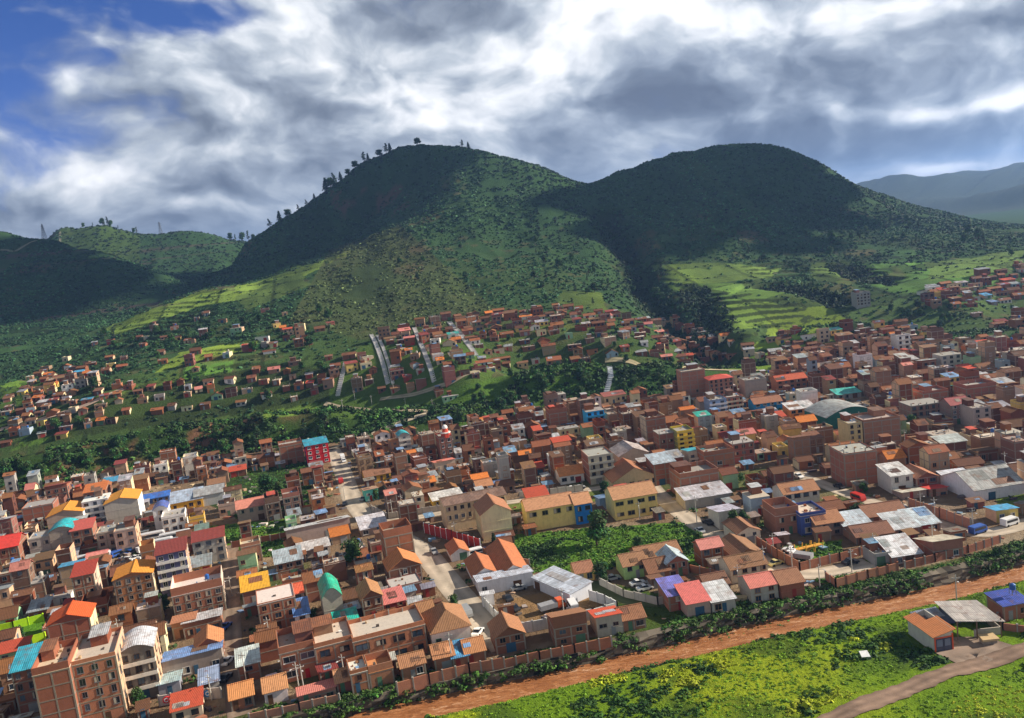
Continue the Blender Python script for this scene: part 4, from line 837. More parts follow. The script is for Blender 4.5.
for a in [(732,584,38,15,8,'white walled house with brown tiled roof and a row of four windows',dict(words='the four windowed white house',floors=2,wc=(.80,.70,.52),rc=(.34,.18,.10),roof='gable',wall='plaster',winw=1.1,win=1,blank=True)),
 (735,566,30,9,12,'brown tiled wing running back from the four windowed white house',dict(floors=1,wc=(.34,.2,.12),rc=(.34,.18,.10),roof='gablef',wall='plaster')),
 (752,604,28,17,7,'grey riverside house with rose pink roof and dark square windows',dict(words='the rose roofed house',floors=2,wc=(.46,.42,.36),rc=(.74,.24,.20),roof='gable',wall='plaster',blank=True)),
 (782,600,24,16,8,'plain brick riverside house with brown roof right of the rose roof',dict(floors=2,wc=(.36,.13,.08),rc=(.42,.2,.12),roof='gable',win=0)),
 (670,612,22,16,8,'brick riverside house with violet blue roof sheet',dict(floors=2,wc=(.40,.16,.1),rc=(.22,.22,.66),roof='shed')),
 (688,618,24,14,7,'riverside house with faded red and pink roof',dict(floors=1,wc=(.5,.36,.3),rc=(.80,.20,.18),roof='shed',wall='plaster',gsh=.4)),
 (713,614,24,12,7,'riverside house with white roof strip behind bare grey walls',dict(floors=1,wc=(.46,.42,.37),rc=(.72,.72,.74),roof='shed',wall='plaster',gsh=.35)),
 (708,598,24,10,8,'dark brown tiled roof behind the white strip roof',dict(floors=1,wc=(.32,.17,.1),rc=(.28,.14,.09),roof='gable')),
 (668,578,22,15,8,'small house with blue grey split metal roof in the courtyard',dict(floors=2,wc=(.40,.15,.1),rc=(.52,.62,.70),roof='gablef',gsh=.3)),
 (650,583,22,10,9,'brown tiled courtyard house left of the split metal roof',dict(floors=1,wc=(.30,.14,.08),rc=(.30,.14,.08),roof='gable')),
 (640,570,44,10,9,'long brown tiled house at the edge of the green garden',dict(floors=1,wc=(.42,.24,.14),rc=(.42,.21,.12),roof='gable')),
 (625,580,24,14,8,'small light green house with brown tiled roof',dict(words='the light green house',floors=2,wc=(.42,.62,.24),rc=(.42,.22,.12),roof='gable',wall='plaster')),
 (577,583,18,10,7,'ochre yellow house with rusty roof left of a round tree',dict(floors=1,wc=(.66,.44,.14),rc=(.42,.2,.12),roof='gable',wall='plaster')),
 (738,546,24,13,10,'white house with purple stripe at the foot of its wall and brown roof',dict(words='the purple striped house',floors=2,wc=(.74,.68,.54),rc=(.36,.17,.1),roof='gablef',wall='plaster')),
 (720,530,22,14,9,'white and brown house with lilac roof at the street',dict(floors=1,wc=(.72,.66,.56),rc=(.6,.58,.72),roof='shed',wall='plaster')),
 (777,536,24,20,9,'brick house with pale dusty roof and blue columns',dict(floors=2,wc=(.38,.17,.11),rc=(.66,.56,.46))),
 (802,536,26,20,9,'blue and brown house with pale roof terrace above the green playground',dict(floors=2,wc=(.08,.12,.36),rc=(.66,.56,.46),wall='plaster')),
 (785,508,36,14,9,'white house with long brown tiled roof and blue arched shelter',dict(words='the long tiled white house',floors=2,wc=(.66,.62,.55),rc=(.52,.25,.13),roof='gable',wall='plaster')),
 (817,538,28,14,9,'house with orange brown tiled gable right of the playground',dict(floors=2,wc=(.3,.2,.18),rc=(.52,.24,.13),roof='gable')),
 (847,537,28,8,8,'low house with pale blue white metal roof beside a dark tree',dict(floors=1,wc=(.36,.2,.14),rc=(.62,.70,.76),roof='shed',gsh=.35)),
 (857,545,38,8,8,'long dark brown tiled house right of the playground wall',dict(floors=1,wc=(.34,.18,.12),rc=(.28,.13,.09),roof='gable')),
 (894,538,26,8,8,'low house with greyish white metal roof in the right compound',dict(floors=1,wc=(.4,.2,.14),rc=(.66,.70,.74),roof='shed',gsh=.35)),
 (915,534,26,8,8,'low house with bright white blue metal roof in the right compound',dict(floors=1,wc=(.4,.2,.14),rc=(.70,.78,.88),roof='shed',gsh=.35)),
 (868,526,40,9,9,'row of brown tiled roofs below the tall brown gable wall',dict(floors=1,wc=(.36,.17,.11),rc=(.36,.17,.11),roof='gable')),
 (893,566,30,9,8,'riverside shed with bright white metal roof above the green bank',dict(floors=1,wc=(.40,.20,.15),rc=(.80,.82,.86),roof='shed',gsh=.4,name='shed',cat='shed')),
 (934,560,30,9,9,'riverside shed with cream metal roof above the green bank',dict(floors=1,wc=(.38,.17,.12),rc=(.74,.66,.50),roof='shed',gsh=.4,name='shed',cat='shed')),
 (875,566,18,9,6,'small grey block house among riverside yard walls',dict(floors=1,wc=(.42,.40,.38),wall='plaster',win=.3)),
 (892,494,22,18,9,'white and grey balcony house with pale roof and tiled wings',dict(floors=2,wc=(.62,.60,.56),rc=(.76,.76,.74),roof='shed',wall='plaster')),
 (917,492,22,14,10,'brown house with tiled gable right of the white balcony house',dict(floors=2,wc=(.25,.1,.07),rc=(.46,.2,.12),roof='gablef')),
 (903,500,24,3,9,'long low shelter with white and scarlet roof panels',dict(floors=1,wc=(.4,.3,.25),rc=(.74,.70,.6),roof='shed',name='shed',cat='shed')),
 (930,497,18,4,8,'low shelter with scarlet roof',dict(floors=1,wc=(.4,.2,.15),rc=(.85,.08,.06),roof='shed',name='shed',cat='shed')),
 (956,492,26,7,10,'market shelter with white and blue striped roof',dict(floors=1,wc=(.3,.25,.25),rc=(.80,.80,.90),roof='shed',name='shed',cat='shed'))]:
    hero(a[0], a[1], a[2], a[3], a[4], a[5], **a[6])
# white complex with red tiled roofs and arches
for (bx, by, wp, hp, dp, lb) in [(452,562,18,8,9,'white gabled house with orange red tile roof beside the street, nearest the red wall'), (474,585,24,9,13,'white gabled hall with orange red tile roof left of the valley of two roofs'), (500,583,30,8,22,'white arcaded hall with the longest orange red tile roof')]:
    hero(bx, by, wp, hp, dp, lb, 'the white arcaded halls' if bx == 500 else None, floors=1, wc=(.82,.80,.78), rc=(.58,.20,.09), roof='gablef', wall='plaster', gsh=.27, winw=2.2)
TREE_NO = list(FOOT)
# ------------------------------------------------------------------ compounds, walls, sheds on the meadow
def front2(pa, pb, dep, h, label, words=None, z=0., **kw):
    A = G(*pa, z); B = G(*pb, z); w = float(np.hypot(*(B-A))); yaw = math.atan2(B[1]-A[1], B[0]-A[0])
    reserve(A[0], A[1], w, dep, yaw); LAND.append(((pa[0]+pb[0])/2, (pa[1]+pb[1])/2-8, words))
    rr_ = random.Random(int(pa[0]*13+pa[1])); st = random.getstate(); random.seed(int(pa[0]))
    o = building('own', (A[0], A[1], z), yaw, w, dep, h, label=label, rng=rr_, **kw); random.setstate(st); return o
SH = dict(name='shed', cat='shed', floors=1, roof='shed', wall='plaster')
front2((480,596),(534,585),7,2.8,'long white walled shed with pale metal roof along the back of the compound','the dirt yard compound',wc=(.72,.72,.74),rc=(.68,.74,.84),win=.3,gsh=.2,**SH)
front2((534,588),(571,605),7,2.9,'white walled shed with pale metal roof reaching towards the camera in the compound',None,wc=(.66,.68,.74),rc=(.68,.74,.86),win=0,gsh=.15,**SH)
front2((483,607),(495,605),3,2.6,'small white hut with pale roof at the compound corner by the street',None,wc=(.8,.8,.82),rc=(.80,.82,.86),win=0,gsh=.15,blank=True,**SH)
orange = front2((935,653),(954,648.5),0.1,.1,'x') if False else None
def wall(name, px, h, col, label, cat='wall', th=.25, m=None, posts=None, pts=None, step=3., z=0.):
    P = [np.array(p) for p in (pts or GP(px, z))]; o0 = P[0]; mb = MB(); pb = MB()
    for a, b in zip(P[:-1], P[1:]):
        L_ = float(np.linalg.norm(b-a)); u = (b-a)/L_; n = np.array([-u[1], u[0]]); k = max(1, round(L_/step)); q = [a+u*L_*i/k for i in range(k+1)]
        for c, d in zip(q[:-1], q[1:]):
            hh = h*random.uniform(.94, 1.04); c2, d2 = c-o0, d-o0; e = n*th/2; cc = jit(col, .06)
            p4 = [c2-e, d2-e, d2+e, c2+e]; base = [(x, y, -.6) for x, y in p4]; top = [(x, y, hh) for x, y in p4]
            mb.poly(top, cc, m or M_WALL)
            for i in range(4): j = (i+1) % 4; mb.poly((base[i], base[j], top[j], top[i]), cc, m or M_WALL)
        for c in q:
            x, y = c-o0; s_ = .17; pb.box(x-s_, y-s_, -.6, x+s_, y+s_, h*1.04+.1, jit(posts or CONC, .08), M_WALL)
    for a, b in zip(P[:-1], P[1:]):
        L_ = float(np.linalg.norm(b-a)); reserve(a[0], a[1], L_, .5, math.atan2(b[1]-a[1], b[0]-a[0]))
    r = empty(name, (o0[0], o0[1], z)); tag(r, label, cat); mb.build('panel', m or M_WALL, r); pb.build('post', M_WALL, r); return r
wall('boundary_wall', [(425,533),(453,541),(481,550)], 3.4, (.42,.05,.045), 'dark red wall with white posts in front of the long cream building', posts=(.85,.85,.88))
wall('boundary_wall', [(483,605),(495,618),(508,633),(520,634),(560,626),(594,619),(618,612)], 2.6, (.66,.66,.64), 'long pale grey wall round the dirt yard compound', posts=(.55,.55,.52))
wall('boundary_wall', [(618,612),(606,605),(590,600)], 2.6, (.76,.76,.74), 'whitewashed wall closing the right end of the dirt yard compound', posts=(.7,.7,.7))
wall('boundary_wall', [(600,585),(624,597),(658,605),(668,603)], 2.0, (.50,.46,.40), 'curved stained grey wall in front of the light green house')
wall('boundary_wall', [(757,545),(778,559),(800,571)], 2.6, (.40,.17,.10), 'brick wall along the street left of the playground', m=M_BRICK)
wall('boundary_wall', [(800,571),(840,561),(880,550)], 2.2, (.36,.15,.09), 'brick wall along the riverside road below the playground', m=M_BRICK)
wall('boundary_wall', [(836,588),(868,579),(898,571)], 2.2, (.40,.18,.11), 'brick wall of the roofless yard on the green bank', m=M_BRICK, posts=(.36,.15,.09))
wall('boundary_wall', [(826,580),(836,588)], 2.2, (.42,.2,.13), 'short brick end wall of the roofless yard on the green bank', m=M_BRICK)
wall('boundary_wall', [(905,569),(935,562),(968,553),(1000,543)], 2.0, (.34,.14,.09), 'brick wall on top of the green bank below the right compound', m=M_BRICK)
wall('boundary_wall', [(909,508),(940,518),(971,529)], 3.0, (.52,.27,.18), 'long pinkish brick wall beside the straight lane on the right', m=M_BRICK)
wall('boundary_wall', [(372,511),(388,519),(415,515),(446,510)], 2.2, (.50,.44,.38), 'curved pale wall at the street bend')
wall('boundary_wall', [(520,498),(550,495),(583,491)], 2.4, (.56,.53,.48), 'pale wall along the cross street behind the school')
wall('boundary_wall', [(398,693),(430,684),(470,674),(505,668)], 2.4, (.42,.18,.11), 'brick riverside wall below the row of small tiled houses', m=M_BRICK)
wall('boundary_wall', [(505,668),(540,660),(575,653),(612,645)], 2.0, (.36,.15,.09), 'brick riverside wall below the large brown riverside house', m=M_BRICK)
wall('boundary_wall', [(250,722),(300,711),(340,702)], 1.8, (.44,.22,.15), 'pale brick riverside wall under the salmon lean-to', m=M_BRICK)
wall('boundary_wall', [(160,706),(196,700),(222,698)], 2.4, (.55,.48,.42), 'painted wall with round logos in front of the blue roofed workshop')
wall('boundary_wall', [(655,560),(690,572),(722,580)], 2.2, (.38,.17,.10), 'brick garden wall behind the courtyard houses', m=M_BRICK)
wall('boundary_wall', [(480,553),(500,560),(530,566)], 2.0, (.42,.2,.12), 'brick wall at the left edge of the green garden', m=M_BRICK)
wall('court_fence', [(0,649),(28,645),(46,640)], 2.2, (.42,.72,.02), 'lime green wall on the near side of the sports court', 'fence', posts=(.55,.85,.03))
wall('court_fence', [(0,632),(14,629),(44,621)], 2.2, (.42,.72,.02), 'lime green wall on the far side of the sports court', 'fence', posts=(.55,.85,.03))
wall('boundary_wall', [(165,519),(195,514)], 2.5, (.40,.17,.10), 'brick wall below the yellow shed', m=M_BRICK)
wall('boundary_wall', [(232,548),(290,538)], 2.2, (.30,.12,.08), 'dark brick wall above the bright green allotment', m=M_BRICK)
# two red and blue ring logos on the workshop wall
for i, (lx, ly, c, wd) in enumerate([(168,700,(.75,.05,.05),'leftmost red'), (173.5,699,(.75,.05,.05),'second red'), (179,698,(.1,.3,.6),'left blue'), (203,694.5,(.05,.25,.65),'middle blue'), (209,693.5,(.05,.25,.65),'rightmost blue')]):
    p = G(lx, ly+5); mb = MB(); 
    for r_, cc, y in ((.78, c, -.20), (.5, (.85,.85,.85), -.22), (.27, c, -.24)):
        n = 16; pts = [(r_*math.cos(2*math.pi*k/n), y, 1.4+r_*math.sin(2*math.pi*k/n)) for k in range(n)]; mb.poly(pts, cc, M_WALL); mb.poly([(x, .05, z) for x, _, z in pts][::-1], cc, M_WALL)
        for k in range(n): j = (k+1) % n; mb.poly((pts[k], (pts[k][0], .05, pts[k][2]), (pts[j][0], .05, pts[j][2]), pts[j]), cc, M_WALL)
    o = mb.build('wall_logo', M_WALL); o.location = (p[0], p[1]-.25, 0); o.rotation_euler.z = math.radians(17); tag(o, wd+' ring logo painted on the wall by the blue workshop', 'sign')
# orange shed and the open shed on the meadow, both read from their corners
MZ = .25
A = G(935,652,MZ); B = G(953.5,648.5,MZ); Cc = G(907,631,MZ); w = float(np.hypot(*(B-A))); yaw = math.atan2(B[1]-A[1], B[0]-A[0]); dp = float(np.hypot(*(Cc-A)))*.95
def garage():
    r = empty('shed', (A[0], A[1], MZ), math.atan2(-(Cc-A)[0], (Cc-A)[1])); tag(r, 'shed with bright orange tiled roof and dark blue doors on the green meadow', 'shed')
    wb = MB(); h1, h2 = 3.3, 4.3; w_ = w
    wb.box(0, 0, -.8, .22, dp, h1, (.62,.60,.50)); wb.box(w_-.22, 0, -.8, w_, dp, h2, (.6,.58,.5)); wb.box(.22, dp-.22, -.8, w_-.22, dp, h1, (.6,.58,.5)); wb.box(.22, .05, 2.7, w_-.22, .22, h1, (.7,.6,.5))
    wb.poly([(0,0,h1),(w_,0,h1),(w_,0,h2)], (.7,.62,.52)); wb.poly([(0,dp,h1),(w_,dp,h2),(w_,dp,h1)], (.6,.58,.5))
    wb.build('wall', M_WALL, r)
    fr = MB(); [fr.box(x-.14, -.08, -.8, x+.14, .04, h1, (.75,.12,.05)) for x in (.12, w_-.12)]; fr.box(0, -.09, 2.62, w_, .04, 2.86, (.75,.12,.05)); fr.build('door_frame', M_WALL, r)
    for k in range(2):
        d = MB(); x0 = .3+k*(w_-.6)/2; d.box(x0, .02, -.6, x0+(w_-.6)/2-.06, .1, 2.6, (.045,.06,.11)); d.box(x0+.2, -.02, .9, x0+(w_-.6)/2-.26, .03, 2.3, (.16,.2,.28)); d.build('door', M_PAINT, r)
    rf = MB(); o = .6
    rf.slab([(-o,-o,h1+.02),(w_+o*.6,-o,h2+.12),(w_+o*.6,dp*.62,h2+.12),(-o,dp*.62,h1+.02)], .12, (.74,.27,.10), M_TILE)
    rf.slab([(-o,dp*.62+.01,h1-.1),(w_*.55,dp*.62+.01,h1+.45),(w_*.55,dp+o,h1+.45),(-o,dp+o,h1-.1)], .12, (.68,.24,.09), M_TILE); rf.build('roof', M_TILE, r)
    return r
garage()
def open_shed():
    p = G(958,640,MZ); r = empty('open_shed', (p[0], p[1], MZ), math.radians(-2)); tag(r, 'open post shed with wide pale metal roof beside the orange roofed shed', 'shed')
    w_, d_ = 7.4, 8.; rf = MB(); rf.slab([(-.5,-.5,4.3),(w_+1.6,-1.1,3.5),(w_+.6,d_,4.1),(-.8,d_,4.8)], .1, (.50,.46,.43), M_SHEET); rf.build('roof', M_SHEET, r)
    bk = MB(); bk.slab([(-6,d_-3,2.8),(-.5,d_-4,3.4),(-.5,d_,3.6),(-6,d_,3.)], .08, (.30,.34,.42), M_SHEET); bk.build('roof', M_SHEET, r)
    for x, y in ((0,0),(w_/2,-.3),(w_+1.,-.5),(0,d_-.6),(w_/2,d_-.6),(w_+.5,d_-.6),(-5.5,d_-2.8),(-5.5,d_-.4)):
        m = MB(); m.box(x-.1, y-.1, -1, x+.1, y+.1, 4.0 if x > -1 else 2.9, (.2,.13,.09)); m.build('post', M_WALL, r)
    lw = MB(); lw.box(3.6, .6, -.5, w_+1.6, .85, 1.5, (.5,.44,.38)); lw.box(w_+1.4, .85, -.5, w_+1.6, d_-1, 1.5, (.4,.34,.3)); lw.box(.2, d_-.5, -.5, w_, d_-.3, 3.6, (.16,.18,.34)); lw.build('wall', M_WALL, r)
open_shed()
p = G(958,645,MZ); mb = MB(); mb.slab([(0,0,.9),(3.4,.1,.8),(3.2,2.2,1.1),(.2,2.1,1.1)], .4, (.55,.4,.22)); mb.box(.3,.3,-.4,3,1.9,.5,(.3,.25,.2)); o = mb.build('timber_stack', M_WALL); o.location = (p[0]+4.2, p[1]-1.5, MZ+.3); tag(o, 'stack of pale timber boards under the edge of the open shed', 'timber')
# the blue roofed cabin and brick yard at the right edge of the meadow
front2((1004,622),(1030,617),5,3.4,'brick cabin with deep blue roof at the right edge of the meadow','the blue meadow cabin',z=MZ,floors=1,wc=(.40,.16,.10),rc=(.05,.09,.45),roof='shed',name='cabin',cat='cabin',tank=1)
wall('boundary_wall', [(998,620),(1003,630),(1032,634)], 1.6, (.42,.18,.12), 'low brick wall in front of the deep blue roofed cabin', m=M_BRICK, z=MZ)
# white panel in the grass
p = G(865,658,MZ); mb = MB(); mb.slab([(-.8,-.5,.55),(.9,-.6,.5),(.8,.7,1.2),(-.9,.6,1.3)], .08, (.85,.85,.85)); [mb.box(x-.04, y-.04, -.6, x+.04, y+.04, .9, (.4,.35,.3)) for x, y in ((-.6,.2),(.6,.2))]; o = mb.build('white_panel', M_WALL); o.location = (p[0], p[1], MZ); tag(o, 'small tilted white panel standing in the bright green meadow', 'panel')
# river wall: rough stone with concrete cap, broken by vegetation
def river_wall():
    xs = np.linspace(-70, 330, 200); y0 = np.interp(xs, TOPR[:, 0], TOPR[:, 1])+.9; r = 7; V = []; C = []
    for k in range(r):
        z = -3.2+3.3*k/(r-1); V.append(np.c_[xs+RNG.normal(0, .12, 200), y0+.12*k+RNG.normal(0, .16, 200), np.full(200, z)+RNG.normal(0, .08, 200)])
    V.append(np.c_[xs, y0+3.6, np.full(200, .06)]); V = np.concatenate(V); Fq = [(i*200+j, i*200+j+1, (i+1)*200+j+1, (i+1)*200+j) for i in range(r) for j in range(199)]
    C = np.clip(np.array([.13,.11,.085])*(1+.45*RNG.standard_normal((len(Fq), 1))), .02, .45)
    o = link(bpy.data.objects.new('river_wall', mesh_np('river_wall', V, Fq, M_WALL, C))); tag(o, 'rough dark stone retaining wall between the houses and the muddy river', 'retaining wall')
river_wall()
# ------------------------------------------------------------------ stairways and drains on the slopes
def stairway(px, w, label, col=(.60,.59,.58)):
    X_, Y_, Z_ = T([p[0] for p in px], [p[1] for p in px]); P = np.c_[X_, Y_]; mb = MB(); o0 = P[0].copy(); z0 = float(Z_[0])
    ROADS.append((np.concatenate([a+(b-a)*np.linspace(0, 1, 30)[:, None] for a, b in zip(P[:-1], P[1:])]), w/2))
    for a, b in zip(P[:-1], P[1:]):
        L_ = np.linalg.norm(b-a); n = max(2, int(L_/1.6)); u = (b-a)/L_; e = np.array([-u[1], u[0]])*w/2
        for i in range(n):
            c = a+(b-a)*i/n; d = a+(b-a)*(i+1.02)/n; z = float(H((c[0]+d[0])/2, (c[1]+d[1])/2))+.45-z0
            q = [c-e, c+e, d+e, d-e] if (np.cross(u, e) < 0) else [c+e, c-e, d-e, d+e]
            pts = [(x-o0[0], y-o0[1], z) for x, y in q]; n_ = (Vector(pts[1])-Vector(pts[0])).cross(Vector(pts[2])-Vector(pts[1]))
            mb.slab(pts if n_.z > 0 else pts[::-1], 1.2, jit(col, .1), M_WALL)
            for s_ in (-1, 1):
                x, y = c+e*s_*1.05-o0; mb.box(x-.15, y-.15, z-.8, x+.15, y+.15, z+.5, jit(col, .1), M_WALL)
    o = mb.build('stairway', M_WALL); o.location = (o0[0], o0[1], z0); tag(o, label, 'stairway')
stairway([(388,384),(384,368),(378,350),(371,335)], 2.3, 'leftmost long white stairway climbing through the hillside village')
stairway([(393,384),(389,366),(383,348),(377,336)], 1.6, 'white stairway running close beside the leftmost long stairway')
stairway([(434,382),(428,362),(421,345),(414,328)], 2.4, 'central pale stairway climbing through the hillside village')
stairway([(476,356),(466,342),(457,331),(449,322)], 2.8, 'rightmost wide pale stairway at the top of the hillside village')
stairway([(338,396),(341,382),(344,370),(346,362)], 2.4, 'short lone stairway left of the hillside village')
stairway([(604,399),(608,388),(611,377),(609,366)], 2.6, 'bluish white channel dropping down the green slope above the cyan house', (.55,.58,.62))
# retaining dam in the gully
front2((722,350),(745,347),3,6,'grey concrete check dam at the mouth of the dark gully',None,z=6.,name='check_dam',cat='dam',floors=1,wc=(.40,.38,.36),rc=(.45,.43,.4),wall='plaster',win=0,blank=True) if False else None
# ------------------------------------------------------------------ the rest of the town, house by house
CAND = []
def seg_far(x, y, r):
    for c, hw in ROADS:
        if np.min((c[:, 0]-x)**2+(c[:, 1]-y)**2) < (hw+r)**2: return False
    return True
NOB = [[(505,548),(560,532),(640,524),(692,524),(735,548),(715,560),(640,560),(600,575),(505,572)], [(218,545),(290,535),(300,552),(230,562)], [(0,635),(45,622),(48,640),(0,650)], [(190,530),(290,520),(290,535),(190,545)],
 [(795,545),(842,540),(842,560),(798,565)], [(485,596),(590,580),(624,612),(520,642)], [(595,590),(690,604),(690,640),(640,630),(600,610)], [(915,512),(960,507),(990,528),(948,522)], [(505,503),(640,482),(640,496),(520,516)],
 [(105,548),(175,532),(200,538),(200,548),(120,572)], [(236,478),(310,462),(312,505),(200,510)], [(130,495),(200,480),(230,520),(205,530),(160,515)], [(510,570),(600,576),(600,600),(585,590),(540,576)], [(430,528),(485,540),(480,556),(425,540)], [(400,692),(620,640),(700,622),(640,660),(400,715)], [(995,495),(1030,490),(1030,512),(1000,512)], [(1000,534),(1040,520),(1060,560),(1000,560)],
 [(222,555),(246,552),(252,700),(224,700)] if False else [(226,555),(238,553),(246,716),(228,716)], [(335,455),(345,455),(352,500),(375,520),(430,545),(512,640),(498,650),(420,560),(365,525),(340,500)]]
Y0 = lambda x: float(np.interp(x, XS_, YI_))
XS_ = np.linspace(-330, 430, 400); YI_ = np.concatenate([[0], np.cumsum(np.tan([yaw_at(x) for x in XS_[:-1]])*np.diff(XS_))]); YI_ -= np.interp(0, XS_, YI_)
v = 80.
row = 0
while v < 640:
    x = -330+random.uniform(0, 5)
    step_v = random.choice([7.6, 8.2, 9.0, 8.6])*(.86 if v > 290 else 1)
    while x < 420:
        w_ = random.choice([4.4, 5.2, 6, 6.6, 7.4, 8.6])*(.84 if v > 290 else 1); d_ = min(step_v-.6, random.uniform(4.6, 8.2)); X_ = x; Y_ = v+Y0(x)+random.uniform(-.5, .5); yw = yaw_at(x)+random.gauss(0, .02)
        x += w_*math.cos(yw)+random.choice([.15, .15, .3, 1.2, 2.5]); cxm, cym = X_+w_/2, Y_+d_/2
        yt_ = float(np.interp(cxm, TOPR[:, 0], TOPR[:, 1])); yb_ = float(base_y(cxm))
        if cym < yt_+9 or Y_+d_ > yb_-1: continue
        px, py = proj(cxm, Y_, 0.); px = float(px); py = float(py)
        if px < -60 or px > 1085 or py > 770: continue
        if random.random() < .03: continue
        if any(inpoly(np.array([px]), np.array([py]), P)[0] for P in NOB): continue
        if not seg_far(cxm, cym, max(w_, d_)*.5): continue
        if not clear(X_, Y_, w_, d_, yw): continue
        sc = F/float(np.array([cxm, cym, -CH])@fw); CAND.append(dict(x=X_, y=Y_, z=0., w=w_, d=d_, yaw=yw, px=px, py=py, s=sc)); reserve(X_, Y_, w_, d_, yw)
    v += step_v+random.choice([0, 0, .8, 2.2]); row += 1
VIL = [([(372,338),(440,320),(560,308),(640,318),(720,340),(765,362),(690,364),(600,360),(560,366),(500,370),(440,392),(380,398),(368,370)], 620, 5.4), ([(0,402),(60,368),(150,398),(130,420),(40,440),(0,440)], 80, 4.4), ([(120,395),(280,370),(330,385),(320,402),(150,415)], 60, 4.6),
 ([(60,340),(260,300),(330,340),(200,375),(20,385)], 46, 4.4), ([(225,335),(280,325),(335,320),(330,360),(240,355)], 12, 6.), ([(325,358),(370,360),(375,398),(330,392)], 22, 6.), ([(250,370),(300,365),(320,396),(250,392)], 22, 6.), ([(768,335),(900,328),(965,343),(830,352),(768,374)], 110, 6.), ([(915,292),(1024,266),(1060,262),(1060,300),(930,312)], 110, 6.), ([(960,312),(1060,300),(1060,325),(965,335)], 8, 6.), ([(0,420),(80,412),(60,440),(0,450)], 16, 6.), ([(390,395),(430,388),(450,398),(445,405),(395,402)], 5, 6.)]
for poly, n_, ws in VIL:
    xs = [p[0] for p in poly]; ys = [p[1] for p in poly]; a = RNG.uniform(min(xs), max(xs), n_*8); b = RNG.uniform(min(ys), max(ys), n_*8); k = inpoly(a, b, poly); a, b = a[k][:n_*3], b[k][:n_*3]
    if not len(a): continue
    X3, Y3, Z3 = T(a, b); done = 0
    for q in range(len(a)):
        if done >= n_: break
        w_ = max(4.4, random.uniform(ws*.75, ws*1.6)); d_ = random.uniform(4, 6.5); yw = yaw_at(X3[q])*.6+random.gauss(0, .12)
        if not clear(X3[q], Y3[q], w_, d_, yw, .6): continue
        if not seg_far(X3[q]+w_/2, Y3[q]+d_/2, 3): continue
        zc = H(np.array([X3[q], X3[q]+w_, X3[q]+w_/2]), np.array([Y3[q], Y3[q], Y3[q]+d_*.8])); z = float(zc.min()*.65+zc.max()*.35)-.3; sc = F/float(np.array([X3[q], Y3[q], z-CH])@fw)
        reserve(X3[q], Y3[q], w_, d_, yw); CAND.append(dict(x=float(X3[q]), y=float(Y3[q]), z=z, w=w_, d=d_, yaw=yw, px=float(a[q]), py=float(b[q]), s=sc, hill=float(zc.max()-zc.min())+1.5)); done += 1
def style(c):
    r = random.random(); k = dict(); far = c['s'] < 2.2; vil = 'hill' in c
    fl = random.choices([1, 2, 3, 4], [.42, .38, .16, .04] if not vil else [.8, .18, .02, 0])[0]
    if c['py'] < 450 and not vil: fl = random.choices([1, 2, 3, 4], [.36, .40, .19, .05])[0]
    k['floors'] = fl; k['h'] = fl*2.65+random.uniform(-.2, .4)
    q = random.random()
    if q < .70: k['wall'] = 'brick'; k['wc'] = jit(random.choice(BR), .2); k['_w'] = 'brick'
    else:
        nm, cc = random.choice([('grey', GREY), ('grey', CONC), ('cream', CREAM), ('white', WHITE), ('beige', BEIGE), ('mud', ADOBE), ('mud', ADOBE), ('peach', PEACH), ('white', WHITE), ('bluish', (.34, .44, .52)), ('yellow', (.72, .52, .16)), ('green', (.3, .5, .3))]); k['wall'] = 'plaster'; k['wc'] = jit(cc, .12); k['_w'] = nm
    roofs = [('flat', None, 'flat', .45 if fl < 3 else .8), ('gable', TERRB, 'brown tiled', .24), ('gable', TERRA, 'rusty tiled', .16), ('gablef', TERRA, 'tiled gable', .10), ('shed', TERRB, 'brown', .05), ('shed', TINW, 'white', .05), ('shed', TING, 'grey', .07), ('shed', RUST, 'rusty', .07), ('gable', ORANGE, 'orange', .025), ('shed', REDR, 'red', .022), ('shed', MAROON, 'maroon', .03), ('shed', TINB, 'blue', .022), ('shed', TEAL, 'teal', .006), ('gable', PINK, 'pink', .015), ('shed', SKYB, 'azure', .012)]
    if vil and c['w'] < 5.5: k['floors'] = 1; k['h'] = 2.7
    rf, rc, nm, _ = random.choices(roofs, [a[3] for a in roofs])[0]
    if rf == 'flat': rc = random.choice([(.46,.40,.34), (.36,.28,.23), (.60,.52,.44), (.42,.39,.37)])
    k['roof'] = rf; k['rc'] = jit(rc, .32 if rc in (TERRA, TERRB, RUST) else .16); k['_r'] = nm; k['win'] = random.choice([0, .3, .7, .9]) if k['_w'] == 'brick' else random.choice([.5, .8, 1]); k['gsh'] = random.uniform(.16, .28)
    k['sidec'] = jit(random.choice([PEACH, PEACH, k['wc'], k['wc'], CREAM]), .1) if random.random() < .5 else None  # peach puts a sunlit tone into the side wall colour
    k['tank'] = int(rf == 'flat' and random.random() < .25); k['blank'] = random.random() < .3; k['sink'] = 1.2+c.get('hill', 0)
    return k
def fit(c):
    """keep what the photograph leaves in view: a house that would hide a landmark loses storeys, or is not there"""
    k = c['k']; a0, a1 = c['px']-c['w']*c['s']*.55-3, c['px']+c['w']*c['s']*.55
    for (bx, by, wp, hp) in HEROS:
        if c['py'] <= by+1 or a1 < bx-hp*.15 or a0 > bx+wp: continue
        while True:
            top = c['py']-(k['h']+(1.6 if k['roof'] != 'flat' else 1.2))*c['s']
            if top > by-hp*.38 or c['py']-by > hp*2.5+40: break
            if k['floors'] > 1: k['floors'] -= 1; k['h'] -= 2.65
            else: return False
    return True
for c in CAND: c['k'] = style(c)
CAND = [c for c in CAND if fit(c)]
for c in CAND: pass
